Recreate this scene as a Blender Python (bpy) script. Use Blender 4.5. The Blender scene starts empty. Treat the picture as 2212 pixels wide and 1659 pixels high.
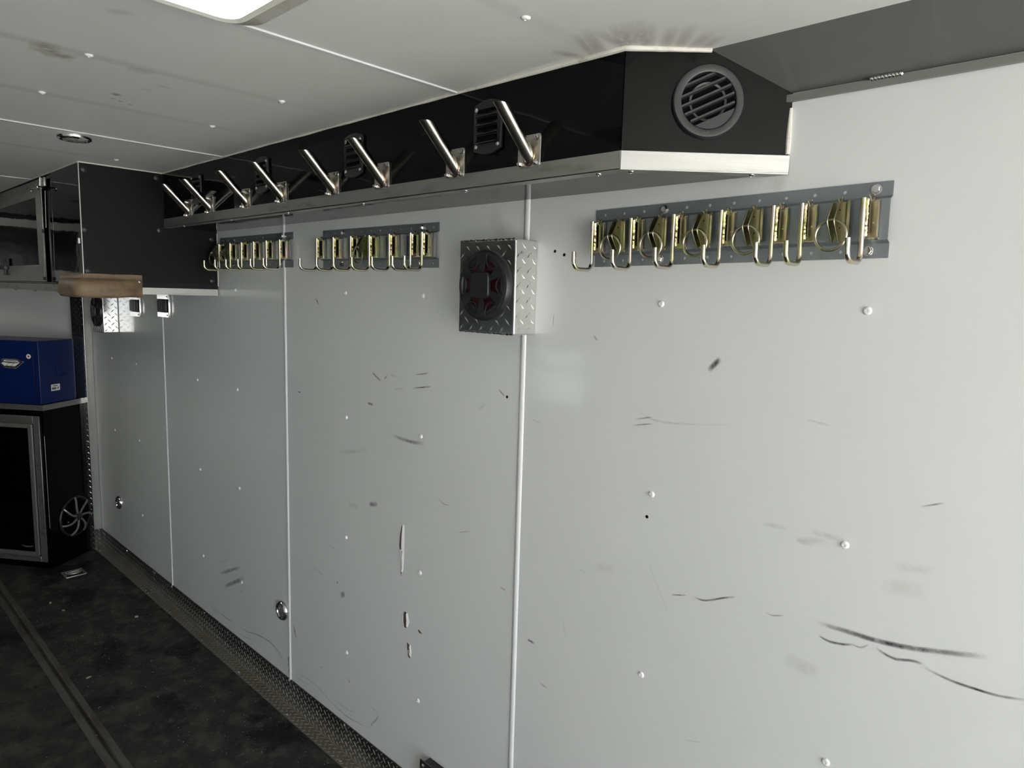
import bpy, bmesh, math, random
from mathutils import Vector, Matrix
from mathutils import noise as mnoise

R = math.radians
PI = math.pi
sc = bpy.context.scene
col = sc.collection
random.seed(7)

# ------------------------------------------------------------------ camera, sky, light, exposure
CEIL = 2.125                      # floor is z = 0; the side wall is the plane x = 0, the trailer runs along +y
cam_d = bpy.data.cameras.new('camera')
cam = bpy.data.objects.new('camera', cam_d)
col.objects.link(cam)
cam_d.sensor_fit = 'HORIZONTAL'
cam_d.sensor_width = 36.0
cam_d.lens = 23.846
cam_d.clip_start = 0.02
cr, cu, cf = Vector((0.6865, -0.7266, 0.0282)), Vector((0.0738, 0.1082, 0.9914)), Vector((0.7234, 0.6785, -0.1279))
M = Matrix((cr, cu, -cf)).transposed().to_4x4()
M.translation = Vector((-1.278, 0.0, 1.675))
cam.matrix_world = M
sc.camera = cam

wd = bpy.data.worlds.new('overcast_sky')
sc.world = wd
wd.use_nodes = True
nt = wd.node_tree
nt.nodes.clear()
wo = nt.nodes.new('ShaderNodeOutputWorld')
bg = nt.nodes.new('ShaderNodeBackground')
tc = nt.nodes.new('ShaderNodeTexCoord')
sx = nt.nodes.new('ShaderNodeSeparateXYZ')
rp = nt.nodes.new('ShaderNodeValToRGB')       # plain overcast dome: a little brighter towards the zenith
rp.color_ramp.elements[0].position = 0.0
rp.color_ramp.elements[0].color = (0.80, 0.86, 0.92, 1)
rp.color_ramp.elements[1].position = 1.0
rp.color_ramp.elements[1].color = (1.0, 1.0, 1.0, 1)
nt.links.new(tc.outputs['Generated'], sx.inputs[0])
nt.links.new(sx.outputs['Z'], rp.inputs[0])
nt.links.new(rp.outputs[0], bg.inputs['Color'])
bg.inputs['Strength'].default_value = 3.0
nt.links.new(bg.outputs[0], wo.inputs['Surface'])

BACK = -2.3                      # the open rear doorway
LEFT = -2.45                      # the opposite side wall
VENTS = [(-0.888, 0.99, 0.264, 0.268), (-1.20, 4.05, 0.60, 0.60)]     # roof vents: x, y, opening size; second is unseen, added for light
WY0, WY1, WZ0, WZ1 = 2.80, 3.46, 0.90, 1.33                            # side window in the opposite wall
for nm_, loc_, rot_, wx_, wy_ in [('doorway_portal', (LEFT / 2, BACK - 0.02, CEIL / 2), (R(90), 0, 0), -LEFT, CEIL),
                                  ('window_portal', (LEFT - 0.05, (WY0 + WY1) / 2, (WZ0 + WZ1) / 2), (0, R(-90), 0), WZ1 - WZ0, WY1 - WY0)] + \
        [('vent_portal', (v_[0], v_[1], CEIL + 0.05), (0, 0, 0), v_[2], v_[3]) for v_ in VENTS]:
    pl = bpy.data.lights.new(nm_, 'AREA')
    pl.shape = 'RECTANGLE'
    pl.size = wx_
    pl.size_y = wy_
    pl.cycles.is_portal = True
    po = bpy.data.objects.new(nm_, pl)
    po.location = loc_
    po.rotation_euler = rot_
    col.objects.link(po)

sd_ = bpy.data.lights.new('sun', 'SUN')      # high hazy sun ahead of the trailer: it lights the yard behind the open doorway, not the inside
sd_.energy = 20.0
sd_.angle = R(6)
sd_.color = (1.0, 0.975, 0.93)
so = bpy.data.objects.new('sun', sd_)
so.rotation_euler = Vector((0.30, -0.25, -1.0)).to_track_quat('-Z', 'Y').to_euler()
col.objects.link(so)

sc.view_settings.view_transform = 'Standard'
sc.view_settings.look = 'None'
sc.view_settings.gamma = 1.0
sc.view_settings.use_curve_mapping = False
sc.view_settings.exposure = 1.22
sc.cycles.max_bounces = 10
sc.cycles.diffuse_bounces = 6
sc.cycles.glossy_bounces = 5
sc.cycles.sample_clamp_indirect = 6.0
sc.cycles.caustics_reflective = True


# ------------------------------------------------------------------ materials
def mat(name, base, rough=0.5, metal=0.0, spec=0.5, bump=None, var=None, rvar=None, seed=False, coat=0.0, var2=None):
    """bump=(scale xyz, strength, distance); var=(colour, scale xyz, lo, hi) mixes a second colour by noise"""
    m = bpy.data.materials.new(name)
    m.use_nodes = True
    t = m.node_tree
    b = t.nodes['Principled BSDF']
    b.inputs['Base Color'].default_value = (*base, 1)
    b.inputs['Roughness'].default_value = rough
    b.inputs['Metallic'].default_value = metal
    b.inputs['Specular IOR Level'].default_value = spec
    b.inputs['Coat Weight'].default_value = coat
    b.inputs['Coat Roughness'].default_value = 0.09
    tx = t.nodes.new('ShaderNodeTexCoord')
    src = tx.outputs['Object']
    if seed:
        oi = t.nodes.new('ShaderNodeObjectInfo')
        ml = t.nodes.new('ShaderNodeMath')
        ml.operation = 'MULTIPLY'
        ml.inputs[1].default_value = 37.0
        t.links.new(oi.outputs['Random'], ml.inputs[0])
        ad = t.nodes.new('ShaderNodeVectorMath')
        ad.operation = 'ADD'
        t.links.new(src, ad.inputs[0])
        t.links.new(ml.outputs[0], ad.inputs[1])
        src = ad.outputs[0]

    def nz(scale, detail=4.0, rgh=0.6):
        mp = t.nodes.new('ShaderNodeMapping')
        mp.inputs['Scale'].default_value = scale
        t.links.new(src, mp.inputs[0])
        n = t.nodes.new('ShaderNodeTexNoise')
        n.inputs['Scale'].default_value = 1.0
        n.inputs['Detail'].default_value = detail
        n.inputs['Roughness'].default_value = rgh
        t.links.new(mp.outputs[0], n.inputs['Vector'])
        return n.outputs[0]
    last = None
    for v in (var, var2):
        if not v:
            continue
        mr = t.nodes.new('ShaderNodeMapRange')
        mr.interpolation_type = 'SMOOTHSTEP'
        mr.inputs['From Min'].default_value = v[2]
        mr.inputs['From Max'].default_value = v[3]
        t.links.new(nz(v[1]), mr.inputs[0])
        mx = t.nodes.new('ShaderNodeMix')
        mx.data_type = 'RGBA'
        t.links.new(mr.outputs[0], mx.inputs[0])
        if last is None:
            mx.inputs[6].default_value = (*base, 1)
        else:
            t.links.new(last, mx.inputs[6])
        mx.inputs[7].default_value = (*v[0], 1)
        last = mx.outputs[2]
    if last is not None:
        t.links.new(last, b.inputs['Base Color'])
    if rvar:
        mr = t.nodes.new('ShaderNodeMapRange')
        mr.inputs['From Min'].default_value = 0.3
        mr.inputs['From Max'].default_value = 0.7
        mr.inputs['To Min'].default_value = rvar[1]
        mr.inputs['To Max'].default_value = rvar[2]
        t.links.new(nz(rvar[0]), mr.inputs[0])
        t.links.new(mr.outputs[0], b.inputs['Roughness'])
    if bump:
        bp = t.nodes.new('ShaderNodeBump')
        bp.inputs['Strength'].default_value = bump[1]
        bp.inputs['Distance'].default_value = bump[2]
        t.links.new(nz(bump[0], 3.0), bp.inputs['Height'])
        t.links.new(bp.outputs[0], b.inputs['Normal'])
    return m


def plated(name, stops, rough):
    """zinc plating: iridescent colour drifting over the part and from part to part"""
    m = mat(name, stops[0], rough, 1.0, seed=True, bump=((220, 220, 220), 0.12, 0.001))
    t = m.node_tree
    b = t.nodes['Principled BSDF']
    tx = t.nodes.new('ShaderNodeTexCoord')
    oi = t.nodes.new('ShaderNodeObjectInfo')
    ml = t.nodes.new('ShaderNodeMath')
    ml.operation = 'MULTIPLY'
    ml.inputs[1].default_value = 91.0
    t.links.new(oi.outputs['Random'], ml.inputs[0])
    ad = t.nodes.new('ShaderNodeVectorMath')
    t.links.new(tx.outputs['Object'], ad.inputs[0])
    t.links.new(ml.outputs[0], ad.inputs[1])
    n = t.nodes.new('ShaderNodeTexNoise')
    n.inputs['Scale'].default_value = 22.0
    n.inputs['Detail'].default_value = 2.5
    t.links.new(ad.outputs[0], n.inputs['Vector'])
    cr_ = t.nodes.new('ShaderNodeValToRGB')
    e = cr_.color_ramp.elements
    k = len(stops)
    e[0].position, e[0].color = 0.28, (*stops[0], 1)
    e[1].position, e[1].color = 0.72, (*stops[-1], 1)
    for i in range(1, k - 1):
        x = e.new(0.28 + 0.44 * i / (k - 1))
        x.color = (*stops[i], 1)
    t.links.new(n.outputs[0], cr_.inputs[0])
    t.links.new(cr_.outputs[0], b.inputs['Base Color'])
    return m


def mark_mat(name, colr, amount, lo=0.28, hi=0.60):
    """a rubbed-on mark: opaque along the middle of its strip, broken up by streaky noise, gone at the ends"""
    m = bpy.data.materials.new(name)
    m.use_nodes = True
    t = m.node_tree
    b = t.nodes['Principled BSDF']
    b.inputs['Base Color'].default_value = (*colr, 1)
    b.inputs['Roughness'].default_value = 0.6
    uv = t.nodes.new('ShaderNodeUVMap')
    s = t.nodes.new('ShaderNodeSeparateXYZ')
    t.links.new(uv.outputs[0], s.inputs[0])

    def mth(op, a, b_=None, c=None):
        n = t.nodes.new('ShaderNodeMath')
        n.operation = op
        for i, x in enumerate((a, b_, c)):
            if x is None:
                continue
            if isinstance(x, (int, float)):
                n.inputs[i].default_value = x
            else:
                t.links.new(x, n.inputs[i])
        return n.outputs[0]

    def hump(x, p):
        q = mth('MULTIPLY', mth('MULTIPLY', x, mth('SUBTRACT', 1.0, x)), 4.0)
        return mth('POWER', mth('MAXIMUM', q, 0.0), p)
    tx = t.nodes.new('ShaderNodeTexCoord')
    n = t.nodes.new('ShaderNodeTexNoise')
    n.inputs['Scale'].default_value = 46.0
    n.inputs['Detail'].default_value = 8.0
    n.inputs['Roughness'].default_value = 0.7
    t.links.new(tx.outputs['Object'], n.inputs['Vector'])
    mr = t.nodes.new('ShaderNodeMapRange')
    mr.inputs['From Min'].default_value = lo
    mr.inputs['From Max'].default_value = hi
    mr.inputs['To Min'].default_value = 0.25
    t.links.new(n.outputs[0], mr.inputs[0])
    a = mth('MULTIPLY', mth('MULTIPLY', hump(s.outputs['X'], 0.9), hump(s.outputs['Y'], 1.2)), mth('MULTIPLY', mr.outputs[0], amount))
    t.links.new(a, b.inputs['Alpha'])
    return m


W = {}
W['wall'] = mat('white_wall_panel_paint', (0.695, 0.70, 0.695), 0.38, spec=0.5, bump=((60, 60, 22), 0.05, 0.004),
                var=((0.67, 0.68, 0.668), (2.2, 2.2, 0.7), 0.30, 0.80), coat=0.5)
W['ceil'] = mat('ceiling_panel_paint', (0.80, 0.805, 0.785), 0.38, spec=0.4, bump=((9, 2.5, 9), 0.12, 0.01),
                var=((0.765, 0.765, 0.74), (4, 1.2, 2), 0.3, 0.8))
W['strip'] = mat('white_moulding', (0.74, 0.75, 0.75), 0.25, spec=0.6)
W['seal'] = mat('cream_sealant', (0.72, 0.69, 0.62), 0.5, var=((0.5, 0.46, 0.38), (40, 40, 40), 0.5, 0.8), bump=((120, 120, 120), 0.3, 0.003))
W['gloss'] = mat('gloss_black_sheet', (0.0014, 0.0017, 0.0017), 0.05, spec=0.17, bump=((2.2, 2.6, 3.2), 0.10, 0.02))
W['satin'] = mat('black_sheet', (0.004, 0.004, 0.004), 0.16, spec=0.17, bump=((3, 3, 4), 0.05, 0.02), rvar=((7, 7, 7), 0.12, 0.22))
W['matt'] = mat('matt_black_sheet', (0.0065, 0.0062, 0.0058), 0.5, spec=0.17, bump=((200, 200, 200), 0.08, 0.001))
W['plastic'] = mat('black_plastic', (0.012, 0.012, 0.013), 0.38, bump=((300, 300, 300), 0.1, 0.001))
W['plasticg'] = mat('grey_black_plastic', (0.022, 0.022, 0.022), 0.42, bump=((300, 300, 300), 0.1, 0.001))
W['void'] = mat('dark_cavity', (0.003, 0.003, 0.003), 0.8, spec=0.05)
W['alu'] = mat('mill_aluminium', (0.42, 0.415, 0.395), 0.45, 0.85, bump=((4, 4, 220), 0.08, 0.002), var=((0.34, 0.325, 0.295), (5, 5, 90), 0.50, 0.75))
W['aludull'] = mat('dull_aluminium', (0.34, 0.335, 0.32), 0.42, 0.8, bump=((4, 4, 160), 0.08, 0.002), var=((0.24, 0.235, 0.22), (9, 9, 40), 0.5, 0.75))
W['tread'] = mat('aluminium_tread_plate', (0.72, 0.72, 0.70), 0.15, 0.97)
W['treadfloor'] = mat('scuffed_tread_plate', (0.17, 0.175, 0.18), 0.30, 0.9, var=((0.13, 0.115, 0.09), (3, 3, 3), 0.40, 0.7))
W['steel'] = mat('polished_stainless', (0.62, 0.58, 0.50), 0.17, 1.0, bump=((300, 300, 300), 0.05, 0.0005), rvar=((60, 60, 60), 0.13, 0.22))
W['plate'] = mat('stainless_plate', (0.55, 0.52, 0.47), 0.30, 1.0, var=((0.34, 0.25, 0.17), (26, 26, 26), 0.48, 0.72))
W['heat'] = mat('heat_tinted_weld', (0.30, 0.21, 0.14), 0.30, 1.0, var=((0.10, 0.06, 0.05), (70, 70, 70), 0.4, 0.7), bump=((160, 160, 160), 0.5, 0.002))
W['bolt'] = mat('bright_steel_bolt', (0.72, 0.71, 0.69), 0.16, 1.0)
W['screw'] = mat('white_painted_rivet', (0.80, 0.80, 0.79), 0.22, 0.0, spec=0.6)
W['rail'] = mat('grey_galvanised_rail', (0.225, 0.25, 0.265), 0.36, 0.5)
W['zinc'] = plated('yellow_zinc_rod', [(0.66, 0.58, 0.34), (0.62, 0.63, 0.34), (0.68, 0.56, 0.48), (0.60, 0.59, 0.52), (0.70, 0.63, 0.36)], 0.20)
W['zincp'] = plated('yellow_zinc_sheet', [(0.55, 0.50, 0.18), (0.34, 0.42, 0.26), (0.50, 0.36, 0.30), (0.42, 0.46, 0.40), (0.62, 0.58, 0.20)], 0.27)
W['zincd'] = plated('olive_zinc_sheet', [(0.40, 0.37, 0.22), (0.31, 0.34, 0.19), (0.43, 0.37, 0.28), (0.36, 0.34, 0.23)], 0.30)
W['weld'] = plated('gold_weld', [(0.75, 0.60, 0.25), (0.70, 0.66, 0.30), (0.72, 0.55, 0.40)], 0.22)
W['cove'] = mat('grey_painted_cove', (0.145, 0.15, 0.142), 0.30, 0.2, bump=((5, 3, 5), 0.06, 0.01), var=((0.18, 0.175, 0.165), (2, 16, 2), 0.58, 0.78))
W['lip'] = mat('grey_steel_lip', (0.24, 0.235, 0.225), 0.38, 0.5)
W['chrome'] = mat('chrome', (0.80, 0.80, 0.81), 0.05, 1.0)
W['lens'] = mat('clear_lamp_lens', (0.22, 0.22, 0.21), 0.12, 0.0, spec=0.8, bump=((90, 90, 90), 0.5, 0.004), var=((0.10, 0.10, 0.10), (60, 60, 60), 0.45, 0.6))
W['floor'] = mat('black_coated_floor', (0.021, 0.021, 0.020), 0.62, spec=0.3, bump=((42, 42, 42), 0.7, 0.006),
                 var=((0.052, 0.049, 0.042), (11, 8, 11), 0.44, 0.66), var2=((0.007, 0.007, 0.007), (4.2, 3.0, 4), 0.53, 0.62), rvar=((20, 20, 20), 0.45, 0.75))
W['track'] = mat('worn_steel_channel', (0.125, 0.118, 0.105), 0.52, 0.5, var=((0.075, 0.060, 0.046), (18, 4, 18), 0.42, 0.7), bump=((60, 60, 60), 0.2, 0.003))
W['blue'] = mat('blue_tool_box_paint', (0.003, 0.013, 0.085), 0.36, spec=0.4, bump=((120, 120, 120), 0.05, 0.002))
W['tan'] = mat('tan_vinyl', (0.235, 0.160, 0.098), 0.50, spec=0.4, bump=((90, 90, 90), 0.25, 0.003),
               var=((0.15, 0.098, 0.058), (16, 16, 16), 0.45, 0.72), var2=((0.30, 0.215, 0.140), (9, 9, 24), 0.52, 0.75))
W['frp'] = mat('off_white_vent_plastic', (0.80, 0.79, 0.72), 0.40, spec=0.4, var=((0.70, 0.68, 0.60), (30, 30, 30), 0.5, 0.75))
W['frpg'] = mat('greyed_vent_plastic', (0.56, 0.55, 0.50), 0.55, spec=0.3, var=((0.48, 0.46, 0.40), (30, 30, 30), 0.45, 0.7))
W['wood'] = mat('bare_plywood', (0.12, 0.070, 0.042), 0.8, bump=((90, 90, 14), 0.4, 0.003), var=((0.05, 0.03, 0.02), (80, 80, 8), 0.45, 0.6))
W['torn'] = mat('torn_white_skin', (0.80, 0.80, 0.79), 0.30)
W['red'] = mat('red_cone', (0.05, 0.002, 0.004), 0.5)
W['white'] = mat('white_sticker', (0.78, 0.78, 0.77), 0.45)
W['ink'] = mat('black_ink', (0.008, 0.008, 0.008), 0.5)
W['redink'] = mat('red_ink', (0.55, 0.02, 0.02), 0.5)
W['grit'] = mat('pale_grit', (0.36, 0.345, 0.31), 0.6, var=((0.18, 0.165, 0.14), (60, 60, 60), 0.45, 0.6))
W['brass'] = mat('brass', (0.6, 0.42, 0.12), 0.3, 1.0)
W['concrete'] = mat('pale_concrete_yard', (0.42, 0.415, 0.395), 0.85, var=((0.34, 0.335, 0.32), (0.6, 0.6, 0.6), 0.4, 0.7))
MK = {'d': mark_mat('dark_rubber_scuff', (0.035, 0.035, 0.04), 0.85), 'm': mark_mat('grey_rubber_scuff', (0.10, 0.10, 0.105), 0.55),
      'l': mark_mat('faint_grey_smear', (0.22, 0.21, 0.20), 0.22, 0.35, 0.7), 'b': mark_mat('brown_scrape', (0.13, 0.075, 0.035), 0.75),
      'c': mark_mat('brown_ceiling_stain', (0.34, 0.25, 0.16), 0.55, 0.35, 0.65),
      'y': mark_mat('yellowish_stain', (0.42, 0.36, 0.24), 0.16, 0.3, 0.7), 's': mark_mat('soot_streak', (0.36, 0.32, 0.25), 0.30, -0.6, 0.9),
      'g': mark_mat('ghost_of_frame_bar', (0.30, 0.29, 0.27), 0.14, -0.6, 0.9)}
glass = bpy.data.materials.new('window_glass')
glass.use_nodes = True
gt = glass.node_tree
gt.nodes.remove(gt.nodes['Principled BSDF'])
ga, gb, gm, gf = (gt.nodes.new(x) for x in ('ShaderNodeBsdfTransparent', 'ShaderNodeBsdfGlossy', 'ShaderNodeMixShader', 'ShaderNodeFresnel'))
ga.inputs[0].default_value = (0.86, 0.93, 0.90, 1)
gb.inputs['Roughness'].default_value = 0.02
gt.links.new(gf.outputs[0], gm.inputs[0])
gt.links.new(ga.outputs[0], gm.inputs[1])
gt.links.new(gb.outputs[0], gm.inputs[2])
gt.links.new(gm.outputs[0], gt.nodes['Material Output'].inputs['Surface'])

lid = bpy.data.materials.new('translucent_vent_lid')
lid.use_nodes = True
lt = lid.node_tree
lt.nodes.remove(lt.nodes['Principled BSDF'])
la, lb, lm = (lt.nodes.new(x) for x in ('ShaderNodeBsdfTranslucent', 'ShaderNodeBsdfDiffuse', 'ShaderNodeMixShader'))
la.inputs[0].default_value = (0.30, 0.295, 0.265, 1)
lb.inputs[0].default_value = (0.7, 0.69, 0.65, 1)
lm.inputs[0].default_value = 0.35
lt.links.new(la.outputs[0], lm.inputs[1])
lt.links.new(lb.outputs[0], lm.inputs[2])
lt.links.new(lm.outputs[0], lt.nodes['Material Output'].inputs['Surface'])


def dust(m, colr, z0, z1):
    """dried dirt clinging to the bottom of the plate with a ragged upper edge"""
    t = m.node_tree
    b = t.nodes['Principled BSDF']
    tx = t.nodes.new('ShaderNodeTexCoord')
    sp_ = t.nodes.new('ShaderNodeSeparateXYZ')
    n = t.nodes.new('ShaderNodeTexNoise')
    n.inputs['Scale'].default_value = 5.0
    n.inputs['Detail'].default_value = 6.0
    n.inputs['Roughness'].default_value = 0.7
    t.links.new(tx.outputs['Object'], sp_.inputs[0])
    t.links.new(tx.outputs['Object'], n.inputs['Vector'])
    ma = t.nodes.new('ShaderNodeMath')
    ma.operation = 'MULTIPLY_ADD'
    ma.inputs[1].default_value = -0.16
    t.links.new(n.outputs[0], ma.inputs[0])
    t.links.new(sp_.outputs['Z'], ma.inputs[2])
    mr = t.nodes.new('ShaderNodeMapRange')
    mr.inputs['From Min'].default_value = z1
    mr.inputs['From Max'].default_value = z0
    mr.inputs['To Max'].default_value = 0.85
    t.links.new(ma.outputs[0], mr.inputs[0])
    old = b.inputs['Base Color'].links[0].from_socket if b.inputs['Base Color'].links else None
    mx = t.nodes.new('ShaderNodeMix')
    mx.data_type = 'RGBA'
    t.links.new(mr.outputs[0], mx.inputs[0])
    if old:
        t.links.new(old, mx.inputs[6])
    else:
        mx.inputs[6].default_value = b.inputs['Base Color'].default_value
    mx.inputs[7].default_value = (*colr, 1)
    t.links.new(mx.outputs[2], b.inputs['Base Color'])
    for nm_, v0 in (('Metallic', b.inputs['Metallic'].default_value), ('Roughness', b.inputs['Roughness'].default_value)):
        m2 = t.nodes.new('ShaderNodeMapRange')
        m2.inputs['To Min'].default_value = v0
        m2.inputs['To Max'].default_value = 0.25 if nm_ == 'Metallic' else 0.55
        t.links.new(mr.outputs[0], m2.inputs[0])
        t.links.new(m2.outputs[0], b.inputs[nm_])


dust(W['treadfloor'], (0.17, 0.15, 0.115), -0.060, 0.005)
W['treadbar'] = mat('door_lit_tread_bars', (0.60, 0.60, 0.58), 0.30, 0.9)  # bars paler than their plate: caught door light put into the colour
dust(W['treadbar'], (0.20, 0.175, 0.14), -0.075, -0.02)


# ------------------------------------------------------------------ mesh helpers
class MB:
    def __init__(s):
        s.v, s.f, s.uv = [], [], []

    def add(s, vs, fs):
        o = len(s.v)
        s.v += [Vector(p) for p in vs]
        s.f += [[i + o for i in f] for f in fs]
        return s

    def box(s, a, b):
        (x0, y0, z0), (x1, y1, z1) = a, b
        return s.add([(x0, y0, z0), (x1, y0, z0), (x1, y1, z0), (x0, y1, z0), (x0, y0, z1), (x1, y0, z1), (x1, y1, z1), (x0, y1, z1)],
                     [(0, 3, 2, 1), (4, 5, 6, 7), (0, 1, 5, 4), (1, 2, 6, 5), (2, 3, 7, 6), (3, 0, 4, 7)])

    def prism(s, poly, vec):
        n = len(poly)
        vec = Vector(vec)
        p = [Vector(q) for q in poly]
        nrm = Vector((0, 0, 0))
        for i in range(n):
            nrm += p[i].cross(p[(i + 1) % n])
        if nrm.dot(vec) > 0:
            p.reverse()
        vs = p + [q + vec for q in p]
        return s.add(vs, [list(range(n)), list(range(2 * n - 1, n - 1, -1))] + [[(i + 1) % n, i, i + n, (i + 1) % n + n] for i in range(n)])

    def lathe(s, c, axis, prof, n=20):
        """prof = [(radius, height along axis)]"""
        c, ax = Vector(c), Vector(axis).normalized()
        u = ax.orthogonal().normalized()
        w = ax.cross(u)
        vs, fs, rings = [], [], []
        for r, h in prof:
            if r < 1e-6:
                rings.append([len(vs)])
                vs.append(c + ax * h)
            else:
                rings.append(list(range(len(vs), len(vs) + n)))
                vs += [c + ax * h + (u * math.cos(2 * PI * i / n) + w * math.sin(2 * PI * i / n)) * r for i in range(n)]
        for a, b in zip(rings, rings[1:]):
            for i in range(n):
                j = (i + 1) % n
                if len(a) == 1 and len(b) == 1:
                    continue
                if len(a) == 1:
                    fs.append([a[0], b[j], b[i]])
                elif len(b) == 1:
                    fs.append([a[i], a[j], b[0]])
                else:
                    fs.append([a[i], a[j], b[j], b[i]])
        return s.add(vs, fs)

    def cyl(s, a, b, r, n=14, r2=None):
        a, b = Vector(a), Vector(b)
        L = (b - a).length
        r2 = r if r2 is None else r2
        return s.lathe(a, b - a, [(0, 0), (r, 0), (r2, L), (0, L)], n)

    def tube(s, pts, r, n=10, closed=False, flat=None):
        pts = [Vector(p) for p in pts]
        k = len(pts)
        rr = r if isinstance(r, (list, tuple)) else [r] * k
        tan = []
        for i in range(k):
            if closed:
                t = pts[(i + 1) % k] - pts[i - 1]
            else:
                t = pts[min(i + 1, k - 1)] - pts[max(i - 1, 0)]
            tan.append(t.normalized())
        u = tan[0].orthogonal().normalized()
        if flat:
            u = (Vector(flat) - tan[0] * tan[0].dot(Vector(flat))).normalized()
        vs = []
        for i in range(k):
            u = (u - tan[i] * tan[i].dot(u)).normalized()
            w = tan[i].cross(u)
            vs += [pts[i] + (u * math.cos(2 * PI * j / n) + w * math.sin(2 * PI * j / n)) * rr[i] for j in range(n)]
        fs = []
        for i in range(k if closed else k - 1):
            a, b = i * n, ((i + 1) % k) * n
            fs += [[a + j, a + (j + 1) % n, b + (j + 1) % n, b + j] for j in range(n)]
        if not closed:
            fs += [list(range(n - 1, -1, -1)), list(range((k - 1) * n, k * n))]
        return s.add(vs, fs)

    def dome(s, c, axis, r, h, n=10):
        return s.lathe(c, axis, [(r, 0), (r * 0.94, h * 0.45), (r * 0.62, h * 0.85), (0, h)], n)

    def treads(s, o, u, v, nrm, U, V, skip=None, pitch=0.0365, length=0.025, width=0.0055, h=0.0013):
        """raised bars of tread plate over the rectangle o + [0,U]u + [0,V]v"""
        o, u, v, nrm = Vector(o), Vector(u).normalized(), Vector(v).normalized(), Vector(nrm).normalized()
        i, c45 = 0, math.sqrt(0.5)
        hl = length / 2 * c45
        x = 0.0095
        while x < U - 0.004:
            y = 0.009 + (i % 2) * pitch / 2
            while y < V - 0.004:
                if not (skip and skip(x, y)):
                    d = (u + v * (1 if i % 2 == 0 else -1)) * c45
                    w = nrm.cross(d)
                    c = o + u * x + v * y
                    k = 1.0
                    for q, Q in ((x, U), (y, V)):
                        k = min(k, (min(q, Q - q) - 0.0006) / hl)
                    if k > 0.2:
                        L = length / 2 * k
                        s.add([c - d * L, c - w * width / 2, c + d * L, c + w * width / 2, c - d * L * 0.45 + nrm * h, c + d * L * 0.45 + nrm * h],
                              [(0, 1, 5, 4), (1, 2, 5), (2, 3, 4, 5), (3, 0, 4)])
                y += pitch
            x += pitch / 2
            i += 1
        return s

    def build(s, name, m, parent=None, bevel=0.0, smooth=35, at=None, solid=0.0, seg=2):
        flat_ids = set()
        me = bpy.data.meshes.new(name)
        vs = s.v if at is None else [p - Vector(at) for p in s.v]
        me.from_pydata([tuple(p) for p in vs], [], s.f)
        if s.uv:
            l = me.uv_layers.new(name='UVMap')
            for i, lp in enumerate(me.loops):
                l.data[i].uv = s.uv[lp.vertex_index]
        if bevel > 0:
            bm = bmesh.new()
            bm.from_mesh(me)
            bmesh.ops.remove_doubles(bm, verts=bm.verts, dist=1e-6)
            ed = [e for e in bm.edges if len(e.link_faces) == 2 and e.calc_face_angle(0) > R(40)]
            br = bmesh.ops.bevel(bm, geom=ed, offset=bevel, segments=seg, profile=0.5, affect='EDGES', clamp_overlap=True)
            # big faces stay flat so that their shading does not bend towards the rounded edges
            big = max((f.calc_area() for f in bm.faces), default=0) * 0.15
            bm.faces.index_update()
            flat_ids = {f.index for f in bm.faces if f.calc_area() > big}
            bm.to_mesh(me)
            bm.free()
        me.materials.append(m)
        if smooth:
            for p in me.polygons:
                p.use_smooth = p.index not in flat_ids
            me.set_sharp_from_angle(angle=R(smooth))
            for i in flat_ids:
                me.polygons[i].use_smooth = False
        me.update()
        o = bpy.data.objects.new(name, me)
        if at is not None:
            o.location = at
        col.objects.link(o)
        if parent:
            o.parent = parent
            if solid is not None and at is not None:
                o.location = (0, 0, 0)
        if solid:
            md = o.modifiers.new('thickness', 'SOLIDIFY')
            md.thickness = solid
            md.offset = 0.0
        return o


def thing(name, label, cat, loc=(0, 0, 0), rot=(0, 0, 0), group=None):
    o = bpy.data.objects.new(name, None)
    o.empty_display_size = 0.05
    o.location = loc
    o.rotation_euler = rot
    o['label'] = label
    o['category'] = cat
    if group:
        o['group'] = group
    col.objects.link(o)
    return o


def structure(name, loc=(0, 0, 0), rot=(0, 0, 0)):
    o = bpy.data.objects.new(name, None)
    o.empty_display_size = 0.05
    o.location = loc
    o.rotation_euler = rot
    o['kind'] = 'structure'
    col.objects.link(o)
    return o


def stuff(o):
    o['kind'] = 'stuff'
    return o


def copy_tree(o, parent=None):
    c = o.copy()
    col.objects.link(c)
    c.parent = parent
    for ch in list(KIDS.get(o.name, [])) or [x for x in o.children]:
        copy_tree(ch, c)
    return c


KIDS = {}


def smooth_line(pts, k=5):
    """Catmull-Rom through the points"""
    p = [Vector(q) for q in pts]
    if len(p) < 3:
        return [p[0].lerp(p[-1], i / 4) for i in range(5)]
    out = []
    for i in range(len(p) - 1):
        a, b, c, d = p[max(i - 1, 0)], p[i], p[i + 1], p[min(i + 2, len(p) - 1)]
        for j in range(k):
            t = j / k
            out.append(0.5 * ((2 * b) + (c - a) * t + (2 * a - 5 * b + 4 * c - d) * t * t + (3 * b - a - 3 * c + d) * t ** 3))
    out.append(p[-1])
    return out


def strip_mark(pts3, nrm, width, m, name, parent):
    p = smooth_line(pts3)
    nrm = Vector(nrm)
    mb = MB()
    L = [0.0]
    for a, b in zip(p, p[1:]):
        L.append(L[-1] + (b - a).length)
    for i, q in enumerate(p):
        t = (p[min(i + 1, len(p) - 1)] - p[max(i - 1, 0)]).normalized()
        s = nrm.cross(t) * width / 2
        mb.v += [q - s, q + s]
        u = L[i] / max(L[-1], 1e-6)
        mb.uv += [(u, 0.0), (u, 1.0)]
    mb.f = [[2 * i, 2 * i + 2, 2 * i + 3, 2 * i + 1] for i in range(len(p) - 1)]
    return mb.build(name, m, parent, smooth=0)


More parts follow.
